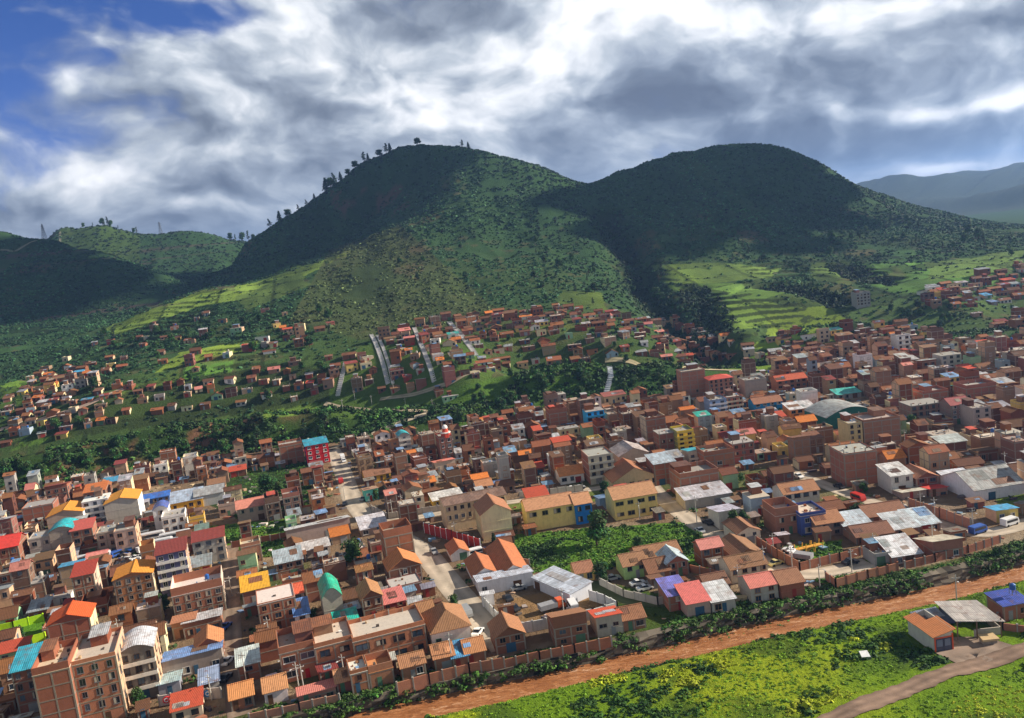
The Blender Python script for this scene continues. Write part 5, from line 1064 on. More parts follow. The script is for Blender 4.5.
for c in CAND: c['area'] = c['w']*c['s']*(c['k']['h']*c['s']*.95+c['d']*c['s']*.4)*(1 if 0 < c['px'] < 1010 and c['py'] < 712 else .3)
CAND.sort(key=lambda c: -c['area'])
n_hero = sum(1 for o in SC.objects if o.get('category') == 'house'); N_OWN = max(0, 299-n_hero)
NUM = ['one', 'two', 'three', 'four', 'five', 'six']
LM = [l for l in LAND if l[2]]
ORD = ['nearest', 'second', 'third', 'fourth', 'fifth', 'sixth', 'seventh', 'eighth', 'ninth', 'tenth', 'eleventh', 'twelfth', 'thirteenth', 'fourteenth', 'fifteenth', 'sixteenth', 'seventeenth', 'eighteenth', 'nineteenth', 'twentieth']
def direct(px, py, l):
    dx, dy = px-l[0], py-l[1]
    return ('left of' if dx < 0 else 'right of') if abs(dx) > abs(dy)*1.2 else ('above' if dy < 0 else 'below')
def label_all(items, who='such one'):
    """items: (object, px, py, description); each label names the look, the side of a landmark it lies on and its count outward from there"""
    gr = {}
    for it in items:
        o, px, py, desc = it; l = min(LM, key=lambda l: (l[0]-px)**2+((l[1]-py)*1.6)**2); gr.setdefault((desc, l, direct(px, py, l)), []).append(((l[0]-px)**2+(l[1]-py)**2, it))
    for (desc, l, d), L_ in gr.items():
        L_.sort(key=lambda t: t[0])
        for i, (_, it) in enumerate(L_):
            s = f"{desc} {d} {l[2]}" if len(L_) == 1 else f"{desc}, {ORD[min(i, 19)]} such {d} {l[2]}"
            if len(s.split()) > 16: s = s.replace(' with ', ', ', 1)
            it[0]['label'] = s
stuff = MB(); todo = []
for _ in range(5200):      # lean-tos, kitchens and stores squeezed into the gaps
    x = random.uniform(-300, 380); y = random.uniform(165, 520); w_ = random.uniform(2., 4.2); d_ = random.uniform(2., 3.6)
    if y > base_y(x)-3 or y < np.interp(x, TOPR[:, 0], TOPR[:, 1])+9: continue
    px, py = (float(q) for q in proj(x, y, 0.))
    if any(inpoly(np.array([px]), np.array([py]), P)[0] for P in NOB) or not seg_far(x+w_/2, y+d_/2, 2.2) or not clear(x, y, w_, d_, yaw_at(x), .05): continue
    reserve(x, y, w_, d_, yaw_at(x)); rc = random.choice([TERRB, TERRA, RUST, TING, TINW, TERRB, RUST, (.3,.25,.2), TINB, MAROON])
    building(stuff, (x, y, 0.), yaw_at(x)+random.gauss(0, .06), w_, d_, random.uniform(1.9, 2.7), roof='shed', rc=jit(rc, .25), wc=jit(random.choice(BR+[CONC, ADOBE]), .2), wall='brick', floors=1, win=.3, sink=.5, gsh=.2)
for i, c in enumerate(CAND):
    k = dict(c['k']); w_, r_ = k.pop('_w'), k.pop('_r'); h_ = k.pop('h')
    if i < N_OWN:
        desc = f"{NUM[k['floors']-1]} storey {w_} house with {r_} roof"
        o = building('own', (c['x'], c['y'], c['z']), c['yaw'], c['w'], c['d'], h_, name='house', label='x', cat='house', group='houses of the town by the river', panes=c['s'] > 3., side='both' if c['s'] > 3 else 'right', **k)
        todo.append((o, c['px']+c['w']*c['s']/2, c['py']-h_*c['s']/2, desc))
    else: building(stuff, (c['x'], c['y'], c['z']), c['yaw'], c['w'], c['d'], h_, **k)
label_all(todo)
o = stuff.build('houses', M_WALL); tag(o, 'small brick and tile roofed houses filling the far town and hillsides', 'houses', kind='stuff')
print('CAND', len(CAND), 'own', N_OWN, 'hero houses', n_hero, 'stuff faces', len(stuff.f))
del stuff
for o in CELLS.pop('dark', []):      # windows without a pane of their own keep a dark plate in one shared mesh
    pass
# ------------------------------------------------------------------ vegetation
def clump(n, r=1., flat=.75, quad=.5, seed=0, dome=True, fill=.45):
    g = np.random.default_rng(seed); d = g.normal(size=(n, 3)); d /= np.linalg.norm(d, axis=1)[:, None]
    if dome: d[:, 2] = np.abs(d[:, 2])
    rad = r*(fill+(1-fill)*g.random(n)**.5)*(1+.22*np.sin(d[:, 0]*4+seed)+.18*np.cos(d[:, 1]*5+seed*2)); c = d*rad[:, None]*np.array([1, 1, flat])
    nrm = d+g.normal(0, .55, (n, 3)); nrm[:, 2] += .35; nrm /= np.linalg.norm(nrm, axis=1)[:, None]
    t = np.cross(nrm, g.normal(size=(n, 3))); t /= np.linalg.norm(t, axis=1)[:, None]; b = np.cross(nrm, t); s = (quad*(.55+.8*g.random(n)))[:, None]*.5
    bend = nrm*s*.35
    return np.stack([c-t*s-b*s*.7+bend*0, c+t*s-b*s*.7-bend, c+t*s*.8+b*s*.9, c-t*s*.9+b*s*.8-bend], 1)   # (n,4,3)
def scatter(name, label, cat, X_, Y_, r, colr, nq=14, nt=6, quad=.6, sq=1., zoff=-.15, dome=True, flat=.75, kind='stuff', fill=.45, vj=.25, Zs=None):
    X_, Y_, r = map(np.asarray, (X_, Y_, r)); N = len(X_); Z_ = H(X_, Y_) if Zs is None else Zs; tt = [clump(nq, 1., flat, quad, 100+i, dome, fill) for i in range(nt)]; V = []; C = []
    colr = np.broadcast_to(colr, (N, 3)); pick = RNG.integers(0, nt, N); ang = RNG.random(N)*6.283
    for k in range(nt):
        m = pick == k; n = m.sum(); ca, sa = np.cos(ang[m]), np.sin(ang[m]); t = tt[k].reshape(-1, 3)
        x = t[None, :, 0]*ca[:, None]-t[None, :, 1]*sa[:, None]; y = t[None, :, 0]*sa[:, None]+t[None, :, 1]*ca[:, None]; z = np.broadcast_to(t[None, :, 2], x.shape)
        rr_ = r[m][:, None]; V.append(np.stack([X_[m][:, None]+x*rr_, Y_[m][:, None]+y*rr_, Z_[m][:, None]+z*rr_*sq+zoff*rr_], -1).reshape(-1, 3))
        cf = colr[m][:, None, :]*(1+vj*RNG.standard_normal((n, nq, 1))); C.append(np.clip(cf, .004, .6).reshape(-1, 3))
    V = np.concatenate(V); C = np.concatenate(C); Fq = np.arange(len(V)).reshape(-1, 4)
    o = link(bpy.data.objects.new(name, mesh_np(name, V, Fq, M_LEAF, C))); tag(o, label, cat, kind=kind); return o
def cc(base, n, a=.3): return np.clip(np.array(base)*(1+a*RNG.standard_normal((n, 1)))*(1+.1*RNG.standard_normal((n, 3))), .006, .5)
def field_pts(n, x0, x1, y0, y1, keep):
    x = RNG.uniform(x0, x1, n*4); y = RNG.uniform(y0, y1, n*4); k = keep(x, y); return x[k][:n], y[k][:n]
def off_things(x, y, pad=.5):
    k = np.ones(len(x), bool)
    for (fx, fy, hw, hd, fyaw) in FOOT:
        c, s = math.cos(fyaw), math.sin(fyaw); dx, dy = x-fx, y-fy; k &= ~((np.abs(dx*c+dy*s) < hw+pad) & (np.abs(-dx*s+dy*c) < hd+pad))
    for c_, hw in ROADS:
        for p in c_[::1]: k &= (x-p[0])**2+(y-p[1])**2 > (hw+pad)**2
    return k
def pxy(x, y): return proj(x, y, H(x, y))
def infan(x, y): return np.abs(x) < y*.72+60
# hill scrub
x, y = field_pts(64000, -800, 760, 500, 1330, lambda x, y: infan(x, y) & (y-base_y(x) > 45))
a, b = pxy(x, y); flds = np.zeros(len(x), bool)
for poly, c in FIELDS: flds |= inpoly(a, b, poly)
dens = fbm(x, y, 60, 3, 61)+.25*fbm(x, y, 18, 2, 62); lowz = (y-base_y(x) < 180)
keep = ~(flds & (RNG.random(len(x)) < .93)) & ~(lowz & (RNG.random(len(x)) < .55)) & (dens > -.36) & off_things(x, y, 1.5)
x, y = x[keep], y[keep]; a, b = a[keep], b[keep]; n = len(x); nose = inpoly(a, b, [(330,250),(400,225),(450,270),(520,330),(360,340),(290,320)])
base = np.where(nose[:, None], np.array([[.07,.10,.032]]), np.array([[.030,.084,.030]]))*(1+.9*np.clip(fbm(x+.2*y, y*.4, 60, 4, 81), -.4, .6))[:, None]; base = base*(1+.35*RNG.standard_normal((n, 1)))
scatter('scrub', 'dark green scrub covering the steep round hills', 'scrub', x, y, RNG.uniform(.8, 1.9, n)*(1+.35*(y > 900)), np.clip(base, .008, .3), nq=9, quad=.95)
x, y = field_pts(5000, -1150, -330, 1350, 1750, infan); n = len(x); scatter('scrub', 'dark scrub on the far left hills', 'scrub', x, y, RNG.uniform(1.4, 3., n), cc((.022,.05,.02), n, .35), nq=8, quad=.95)
# woods on the bank below the terrace
x, y = field_pts(5200, -330, 330, 360, 560, lambda x, y: (y-base_y(x) > 1) & (y-base_y(x) < 52))
k = off_things(x, y, 1.) & (fbm(x, y, 25, 3, 63) > np.where(x < -85, -.2, -.3)); x, y = x[k], y[k]; n = len(x)
scatter('undergrowth', 'dark leafy undergrowth on the bank behind the town', 'undergrowth', x, y, RNG.uniform(.8, 2.6, n), cc((.035,.085,.018), n, .4)*(1+1.1*np.clip(fbm(x, y, 18, 3, 91), -.5, .8))[:, None], nq=20, quad=.55, sq=1.15)
# hedges along the field terraces
x, y = field_pts(6500, -560, 620, 430, 1000, lambda x, y: infan(x, y) & (y-base_y(x) > 25) & ((np.abs(((y-x*.15)/36) % 1-.5) > .455) | (np.abs(((x+y*.2)/52) % 1-.5) > .475)))
a, b = pxy(x, y); k = (inpoly(a, b, [(640,258),(800,250),(1024,240),(1024,300),(850,345),(700,345)]) | inpoly(a, b, [(0,330),(200,292),(350,255),(330,400),(0,470)])) & off_things(x, y, 1.) & (fbm(x, y, 30, 2, 64) > -.15); x, y = x[k], y[k]; n = len(x)
scatter('hedges', 'dark hedges along the edges of the hillside fields', 'hedge', x, y, RNG.uniform(.7, 2., n), cc((.03,.07,.018), n, .3), nq=14, quad=.6)
# gully woods
gx_ = []; 
for P, w, dep in CARVES[:4]:
    for i in range(380): 
        j = random.randrange(len(P)-1); t = random.random(); gx_.append((P[j][0]*(1-t)+P[j+1][0]*t+random.gauss(0, w*.55), P[j][1]*(1-t)+P[j+1][1]*t+random.gauss(0, w*.55)))
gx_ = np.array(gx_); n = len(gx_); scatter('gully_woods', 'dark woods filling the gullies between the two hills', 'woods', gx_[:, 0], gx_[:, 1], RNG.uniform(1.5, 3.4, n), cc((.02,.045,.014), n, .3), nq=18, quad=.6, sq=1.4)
# meadow beyond the river on the near side
trk = np.array(GP([(800,738),(830,721),(880,702),(950,674),(1024,651),(1100,628)]))
def meadow_ok(x, y):
    yb_ = np.interp(x, BOTR[:, 0], BOTR[:, 1]); k = (y < yb_-1.5) & (y > 108)
    dtr = polyd(x, y, [tuple(p) for p in trk]); c0 = G(928, 638); c1 = G(985, 640); c2 = G(1010, 612); c3 = G(962, 655)
    for c, r_ in ((c0, 5.), (c1, 7.5), (c2, 4.), (c3, 4.5)): k &= np.hypot(x-c[0], y-c[1]) > r_
    return k & (dtr > 3.2)
x, y = field_pts(19000, -60, 175, 108, 230, meadow_ok); n = len(x); q = fbm(x, y, 16, 3, 65)+.5*fbm(x, y, 5, 2, 66)
dark = sstep(-.10, .22, q)[:, None]; colr = np.array([[.17,.31,.012]])*(1-dark)+np.array([[.03,.085,.008]])*dark; colr = np.where(fbm(x, y, 9, 2, 67)[:, None] > .25, np.array([[.34,.40,.015]]), colr)*(1+.2*RNG.standard_normal((n, 1)))
rad = RNG.uniform(.14, .45, n)*(1+2.6*dark[:, 0]*RNG.random(n)**2); scatter('meadow_plants', 'bright green weeds and low bushes covering the meadow by the river', 'meadow plants', x, y, rad, np.clip(colr, .01, .5), nq=26, nt=8, quad=.5, zoff=-.1, flat=.7, vj=.22)
# river bank growth on the town side
x = RNG.uniform(-75, 300, 4200); off = RNG.uniform(.2, 7.5, 4200)**1.0; y = np.interp(x, TOPR[:, 0], TOPR[:, 1])+off; k = off_things(x, y, .2) & (fbm(x, y, 12, 2, 68) > -.28+.02*off); x, y, off = x[k], y[k], off[k]; n = len(x)
zz = np.where(off < 1.6, RNG.uniform(-2.2, .1, n), np.where(off < 4, .1, H(x, y))); scatter('bank_plants', 'leafy plants and creepers growing over the river retaining wall', 'bank plants', x, y-.4*(off < 1.6), RNG.uniform(.3, 1.15, n), cc((.05,.11,.018), n, .4), nq=24, quad=.5, Zs=zz, sq=.9)
# walled garden with rows of crops, allotments, weeds between the houses
def gpoly(n, px, sp=None):
    xs = [p[0] for p in px]; ys = [p[1] for p in px]; P = np.array(GP(px)); x = RNG.uniform(P[:, 0].min(), P[:, 0].max(), n*3); y = RNG.uniform(P[:, 1].min(), P[:, 1].max(), n*3)
    k = inpoly(x, y, [tuple(p) for p in P]) & off_things(x, y, .5); return x[k][:n], y[k][:n]
x, y = gpoly(2300, [(505,548),(530,534),(600,527),(700,524),(735,548),(715,560),(640,556),(600,575),(505,572)]); n = len(x); u = fbm(x, y, 14, 2, 70)
k = np.abs(((y-.1*x)/2.1) % 1-.5) < (.32+.3*(u > .12)); x, y, u = x[k], y[k], u[k]; n = len(x)
scatter('garden_crops', 'rows of leafy crops in the large walled garden below the yellow school', 'crops', x, y, RNG.uniform(.35, .75, n)*(1+1.6*np.clip(u, 0, .6)), np.where(u[:, None] > .1, cc((.035,.09,.018), n), cc((.11,.22,.03), n, .25)), nq=20, quad=.55, sq=1.1)
xs_, ys_ = [], []
for px_, n_ in (([(218,545),(290,535),(300,552),(230,562)], 500), ([(190,530),(290,520),(290,533),(190,543)], 400), ([(795,547),(840,542),(842,558),(800,563)], 260), ([(800,577),(900,553),(920,556),(830,584)], 500), ([(232,478),(312,460),(312,505),(235,520)], 700), ([(700,595),(820,590),(900,575),(1000,553),(1000,560),(880,590),(760,620),(640,648)], 900)):
    a, b = gpoly(n_, px_); xs_.append(a); ys_.append(b)
x, y = np.concatenate(xs_), np.concatenate(ys_); n = len(x); scatter('allotment_plants', 'green allotment plants and grass between the town buildings', 'plants', x, y, RNG.uniform(.3, 1., n), cc((.07,.16,.025), n, .4), nq=18, quad=.55)
x = RNG.uniform(-300, 380, 9000); y = RNG.uniform(165, 520, 9000); k = (y < base_y(x)) & (y > np.interp(x, TOPR[:, 0], TOPR[:, 1])+8) & (fbm(x, y, 30, 3, 71) > .02); x, y = x[k], y[k]; k = off_things(x, y, .3); x, y = x[k], y[k]; n = len(x)
scatter('yard_weeds', 'weeds and small shrubs in the gaps between houses', 'weeds', x, y, RNG.uniform(.4, 1.5, n), cc((.04,.09,.022), n, .35), nq=14, quad=.6)
# rubble, boulders and small clutter in the gaps
x = RNG.uniform(-300, 380, 9000); y = RNG.uniform(165, 520, 9000); k = (y < base_y(x)-1) & (y > np.interp(x, TOPR[:, 0], TOPR[:, 1])+7); x, y = x[k], y[k]; k = off_things(x, y, .1) & ~inpoly(*proj(x, y, 0*x), [(500,560),(520,522),(610,515),(705,512),(745,550),(700,575),(640,560),(600,582)]); x, y = x[k][:2600], y[k][:2600]
mb = MB()
for a, b in zip(x, y):
    s_ = random.uniform(.25, .9); c = jit(random.choice([(.35,.16,.09), (.4,.36,.32), (.65,.62,.58), (.5,.35,.22), (.12,.1,.1), (.2,.3,.45)]), .3); r_ = random.random()*3; ca, sa = math.cos(r_), math.sin(r_)
    p = [(a+(u*ca-v_*sa)*s_*random.uniform(.8, 2), b+(u*sa+v_*ca)*s_) for u, v_ in ((-1,-.6),(1,-.6),(1,.6),(-1,.6))]; hh = s_*random.uniform(.3, 1.2)
    mb.poly([(u, v_, hh) for u, v_ in p], c); [mb.poly([(*p[i], -.1), (*p[(i+1) % 4], -.1), (*p[(i+1) % 4], hh), (*p[i], hh)], c) for i in range(4)]
o = mb.build('rubble', M_WALL); tag(o, 'rubble, boards and building scraps lying in yards and alleys', 'rubble', kind='stuff')
# heap of grey boulders
mb = MB(); p0 = G(288, 556)
for i in range(26):
    u = random.uniform(0, 12); v_ = random.uniform(0, 3); s_ = random.uniform(.5, 1.1); g = clump(30, s_, .8, .9*s_, i)
    n_ = 6; rings = []
    for kz in range(4):
        ph = math.pi*kz/3.0*.5; rr_ = s_*math.cos(ph)*random.uniform(.85, 1.1); zz_ = s_*.8*math.sin(ph); rings.append([(u+rr_*math.cos(6.283*j/n_+i)*random.uniform(.85, 1.1), v_+rr_*math.sin(6.283*j/n_+i)*random.uniform(.85, 1.1), zz_+.1) for j in range(n_)])
    for r1, r2 in zip(rings[:-1], rings[1:]):
        for j in range(n_): mb.poly((r1[j], r1[(j+1) % n_], r2[(j+1) % n_], r2[j]), jit((.38,.33,.33), .12))
o = mb.build('boulder_heap', M_WALL); o.location = (p0[0], p0[1], 0); o.rotation_euler.z = math.radians(14); tag(o, 'heap of pale grey boulders between allotment and long low house', 'boulders')
# ---- trees
def f_bark(t, b): b.inputs['Base Color'].default_value = (.09,.065,.045,1)
M_BARK = mat('bark', f_bark)
def tree_mesh(kind, seed):
    g = np.random.default_rng(seed); R_ = random.Random(seed); trunk = MB(); V = []; C = []
    def blob(c, r, n, q, base):
        k = clump(n, r, .85, q, seed*50+len(V), False, .35); V.append((k+np.array(c)).reshape(-1, 3)); C.append(np.clip(np.array(base)*(1+.3*g.standard_normal((n, 1))), .006, .4))
    if kind == 'round':        # unit height 1
        base = [(.035,.085,.018), (.05,.11,.025), (.028,.07,.02)][seed % 3]; trunk.cyl(0, 0, -.05, .45, .035, (.1,.07,.05), M_BARK, 7, .022)
        for i in range(5): a = i*1.26+R_.random(); trunk.bar((0, 0, .3), (.2*math.cos(a), .2*math.sin(a), .55+.1*R_.random()), .012, (.1,.07,.05), M_BARK, 5)
        for i in range(17): a = R_.random()*6.28; zq = R_.uniform(.24, .84); rr_ = R_.uniform(.03, .30)*(1-abs(zq-.5)*1.1); blob((rr_*math.cos(a), rr_*math.sin(a), zq), R_.uniform(.14, .21), 95, .06, [x*R_.uniform(.7, 1.4) for x in base])
    elif kind == 'euc':
        base = [(.03,.06,.025), (.045,.08,.035)][seed % 2]; trunk.cyl(0, 0, -.05, .9, .02, (.1,.07,.05), M_BARK, 6, .006)
        for i in range(11): z = .3+.65*i/10; a = R_.random()*6.28; rr_ = .1*(1.1-z)+.02; trunk.bar((0, 0, z-.1), (rr_*math.cos(a), rr_*math.sin(a), z), .006, (.1,.07,.05), M_BARK, 4); blob((rr_*math.cos(a), rr_*math.sin(a), z), R_.uniform(.06, .12)*(1.25-z*.6), 34, .05, [x*R_.uniform(.7, 1.4) for x in base])
    else:
        trunk.cyl(0, 0, -.05, .95, .022, (.1,.07,.05), M_BARK, 6, .004)
        for i in range(15): z = .12+.82*i/14; rr_ = .20*(1.06-z); [blob((rr_*.6*math.cos(a), rr_*.6*math.sin(a), z), rr_*.62, 14, .06, (.022,.05,.022)) for a in (i*.7, i*.7+2.1, i*.7+4.2)]
    V = np.concatenate(V); C = np.concatenate(C); return mesh_np('crown', V, np.arange(len(V)).reshape(-1, 4), M_LEAF, C), trunk.mesh('trunk', M_BARK)
TM = {k: [tree_mesh(k, s) for s in range(3)] for k in ('round', 'euc', 'fir')}
TN = {'round': ('leafy_tree', 'tree', ['dark round leafy tree', 'bright round leafy tree', 'deep green round leafy tree']), 'euc': ('eucalyptus_tree', 'tree', ['thin dark eucalyptus', 'slender grey green eucalyptus', 'thin dark eucalyptus']), 'fir': ('conifer', 'tree', ['small dark conifer']*3)}
TREES = []
def skyline(px, d0, d1):
    Ds = np.linspace(d0, d1, 300); d = ray(px, 200); xs = d[0]/d[1]*Ds; z = H(xs, Ds); a, b = proj(xs, Ds, z); i = int(np.argmin(b)); return float(xs[i]), float(Ds[i]), float(z[i])
def tree(kind, x, y, z, h, i=0, label=None, group=None, wide=1.):
    r = empty(TN[kind][0], (x, y, z-.1), random.random()*6.28); r.scale = (h*wide, h*wide, h); c, t = TM[kind][i]
    tag(r, label or 'x', 'tree', group); link(bpy.data.objects.new('crown', c), r); link(bpy.data.objects.new('trunk', t), r)
    if not label: a, b = proj(x, y, z); TREES.append((r, float(a), float(b)-h*F/y*.5, TN[kind][2][i]))
    return r
def tree_px(kind, bx, by, hp, i, label, z0=True, wide=1.):
    X_, Y_, Z_ = (float(q[0]) for q in T(bx, by)); tree(kind, X_, Y_, Z_, hp*Y_/F*1.02, i, label, None, wide)
tree_px('round', 357, 566, 32, 0, 'big dark tree standing left of the windowless brick block', wide=1.15)
tree_px('round', 597, 545, 38, 1, 'big round tree in front of the blue school section', wide=.95)
tree_px('round', 602, 583, 24, 2, 'round tree beside the ochre yellow house and light green house')
tree_px('fir', 495, 549, 18, 0, 'small dark conifer in front of the pale yellow green building', wide=1.4)
tree_px('round', 858, 519, 18, 2, 'dark spreading tree beside the pale blue white metal roof', wide=1.3)
tree_px('round', 140, 707, 24, 0, 'dark bushy tree in front of the arched white roof block')
tree_px('round', 160, 606, 14, 1, 'small bright tree right of the bright orange roof block')
tree_px('round', 735, 532, 26, 0, 'dark tree at the street beside the purple striped house', wide=.8)
tree_px('round', 744, 528, 20, 2, 'second darker tree at the street beside the purple striped house', wide=.8)
tree_px('round', 268, 494, 22, 2, 'leafy tree above the green lot behind the coral roof block', wide=1.2)
tree_px('round', 280, 496, 16, 0, 'dark tree right of the leafy tree behind the coral roof block', wide=1.3)
tree_px('round', 376, 500, 12, 0, 'dark tree beside the small turquoise house')
tree_px('round', 700, 545, 16, 1, 'bushy tree at the right corner of the walled garden', wide=1.2)
tree_px('round', 640, 548, 14, 1, 'pale leafy tree in the walled garden below the right school block', wide=1.4)
tree_px('round', 312, 622, 14, 2, 'rounded bush tree left of the green arched roof', wide=1.3)
tree_px('round', 455, 606, 14, 0, 'dark bushy tree left of the street above the white hipped roof house', wide=1.2)
tree_px('round', 1000, 560, 16, 0, 'dark tree where the lane meets the river bank on the right', wide=1.3)
for i, (bx, by, hp) in enumerate([(266,237,6),(277,228,7),(286,222,5),(297,214,4),(328,192,9),(333,190,7),(337,189,8),(344,185,6),(360,175,5),(370,170,7),(374,168,5),(386,162,5),(393,159,7),(397,157,6),(425,148,5),(469,149,5),(475,150,5),(352,180,4),(306,209,4),(315,204,4)]):
    X_, D, Z_ = skyline(bx, 950, 1400); tree(['euc', 'fir', 'round'][i % 3], X_, D-3, Z_-.5, hp*D/F*1.5, i % 3, f'{ORD[i]} lone tree from the left on the skyline of the main hill'.replace('nearest', 'first'), 'trees on the skyline of the main hill', 1.5)
kk = 0
for bx, by, hp in [(78,229,4),(88,229,3),(98,228,6),(103,228,7),(106,228,5),(113,229,3),(128,234,4),(131,234,5),(224,238,6),(229,239,5),(236,241,7),(242,243,8),(247,244,6)]:
    X_, D, Z_ = skyline(bx, 1400, 1800); tree(['round', 'euc'][kk % 2], X_, D, Z_, hp*D/F*1.3, kk % 3, f'{ORD[kk]} tree from the left on the far left skyline'.replace('nearest', 'first'), 'trees on the far left skyline'); kk += 1
def wild(n, poly, kinds, hr, avoid=1.5):
    xs = [p[0] for p in poly]; ys = [p[1] for p in poly]; a = RNG.uniform(min(xs), max(xs), n*6); b = RNG.uniform(min(ys), max(ys), n*6); k = inpoly(a, b, poly); a, b = a[k][:n*2], b[k][:n*2]
    X3, Y3, Z3 = T(a, b); k = off_things(X3, Y3, avoid); X3, Y3, Z3 = X3[k][:n], Y3[k][:n], Z3[k][:n]
    for x, y, z in zip(X3, Y3, Z3): kd = random.choice(kinds); tree(kd, float(x), float(y), float(z), random.uniform(*hr), random.randrange(3), wide=1.1 if kd == 'round' else 1.3, group='trees of the slopes')
wild(34, [(10,465),(120,440),(250,425),(330,412),(330,440),(200,458),(60,480),(0,490)], ['round', 'round', 'euc'], (5, 9))
wild(26, [(420,432),(440,400),(500,378),(560,368),(600,366),(600,398),(540,405),(490,424)], ['round'], (4, 8))
wild(14, [(612,370),(700,372),(690,398),(620,398)], ['round', 'euc'], (4, 7))
wild(14, [(660,310),(640,265),(612,225),(600,210),(622,215),(660,265),(700,325)], ['euc', 'round'], (7, 12))
wild(22, [(880,215),(960,232),(1024,236),(1024,258),(900,250),(860,235)], ['round', 'euc'], (6, 12))
wild(26, [(660,230),(880,235),(880,262),(680,262)], ['euc', 'round'], (5, 10))
wild(22, [(520,265),(620,250),(640,300),(600,312),(520,300)], ['euc', 'round'], (5, 9))
wild(36, [(0,380),(60,345),(200,310),(330,300),(335,400),(160,415),(0,440)], ['euc', 'round', 'round'], (4, 9))
wild(14, [(870,300),(960,310),(960,335),(850,330)], ['round'], (4, 7))
wild(16, [(380,340),(560,325),(700,340),(700,362),(500,368),(400,390)], ['round'], (3.5, 6))
wild(20, [(0,560),(300,470),(560,440),(1000,360),(1000,540),(500,520),(300,620),(0,700)], ['round'], (3.5, 6), 1.)
wild(30, [(420,200),(520,170),(590,210),(620,260),(560,290),(430,290),(380,260)], ['euc', 'round'], (4, 7))
wild(24, [(640,190),(740,170),(850,215),(860,240),(700,240),(640,230)], ['euc', 'round'], (4, 8))
label_all(TREES)
# ------------------------------------------------------------------ poles
POLES = []
def pole(bx, by, hp, lamp=True, z=None, label=None, lean=0.):
    X_, Y_, Z_ = (float(q[0]) for q in T(bx, by)) if z is None else (*map(float, G(bx, by, z)), z)
    h = hp*math.hypot(Y_, X_)/F; h = max(6., min(h, 12.)); r = empty('utility_pole', (X_, Y_, Z_), random.uniform(-.5, .5)); tag(r, label or 'x', 'utility pole', 'utility poles of the town')
    m = MB(); m.cyl(0, 0, -.5, h, .15, (.50,.48,.44), M_WALL, 8, .09); m.build('shaft', M_WALL, r)
    m = MB(); m.box(-.8, -.06, h-.8, .8, .06, h-.68, (.4,.38,.35)); m.build('crossarm', M_WALL, r)
    for x in (-.7, 0, .7): m = MB(); m.cyl(x, 0, h-.68, h-.5, .06, (.6,.6,.6), M_PAINT, 6); m.build('insulator', M_PAINT, r)
    if lamp: m = MB(); m.bar((0, -.05, h-1.3), (0, -1.5, h-.9), .04, (.4,.4,.4)); m.box(-.13, -1.95, h-.95, .13, -1.4, h-.83, (.6,.6,.6)); m.build('lamp_arm', M_WALL, r)
    if not label: POLES.append((r, bx, by-hp*.5, 'pale concrete utility pole'))
for bx, by, hp in [(565,622,38),(448,642,34),(453,668,40),(697,523,29),(765,576,32),(774,556,24),(793,577,32),(739,588,14),(340,668,30),(304,690,28),(299,688,16),(248,690,40),(345,680,26),(393,518,20),(403,515,22),(371,515,14),(456,540,10),(457,528,14),(27,556,22),(183,470,12),(296,542,18),(232,596,18),(935,520,22),(921,512,12),(874,556,20),(852,572,18),(820,588,8),(933,547,22),(973,530,16),(660,476,16),(540,492,12),(470,484,12),(431,470,12),(520,452,12),(600,440,14),(742,460,14),(800,450,14),(850,440,12),(905,445,14),(950,455,16),(345,500,16),(352,478,14),(640,520,14),(120,640,14),(60,590,12),(212,700,18),(270,640,16),(1005,470,14)]: pole(bx, by, hp)
for bx, by, hp in [(355,400,8),(372,405,8),(406,408,9),(433,410,9),(343,410,9),(394,392,8)]: pole(bx, by, hp, False)
pole(957, 607, 32, True, label='tall utility pole with lamps standing on the meadow edge by the river')
label_all(POLES)
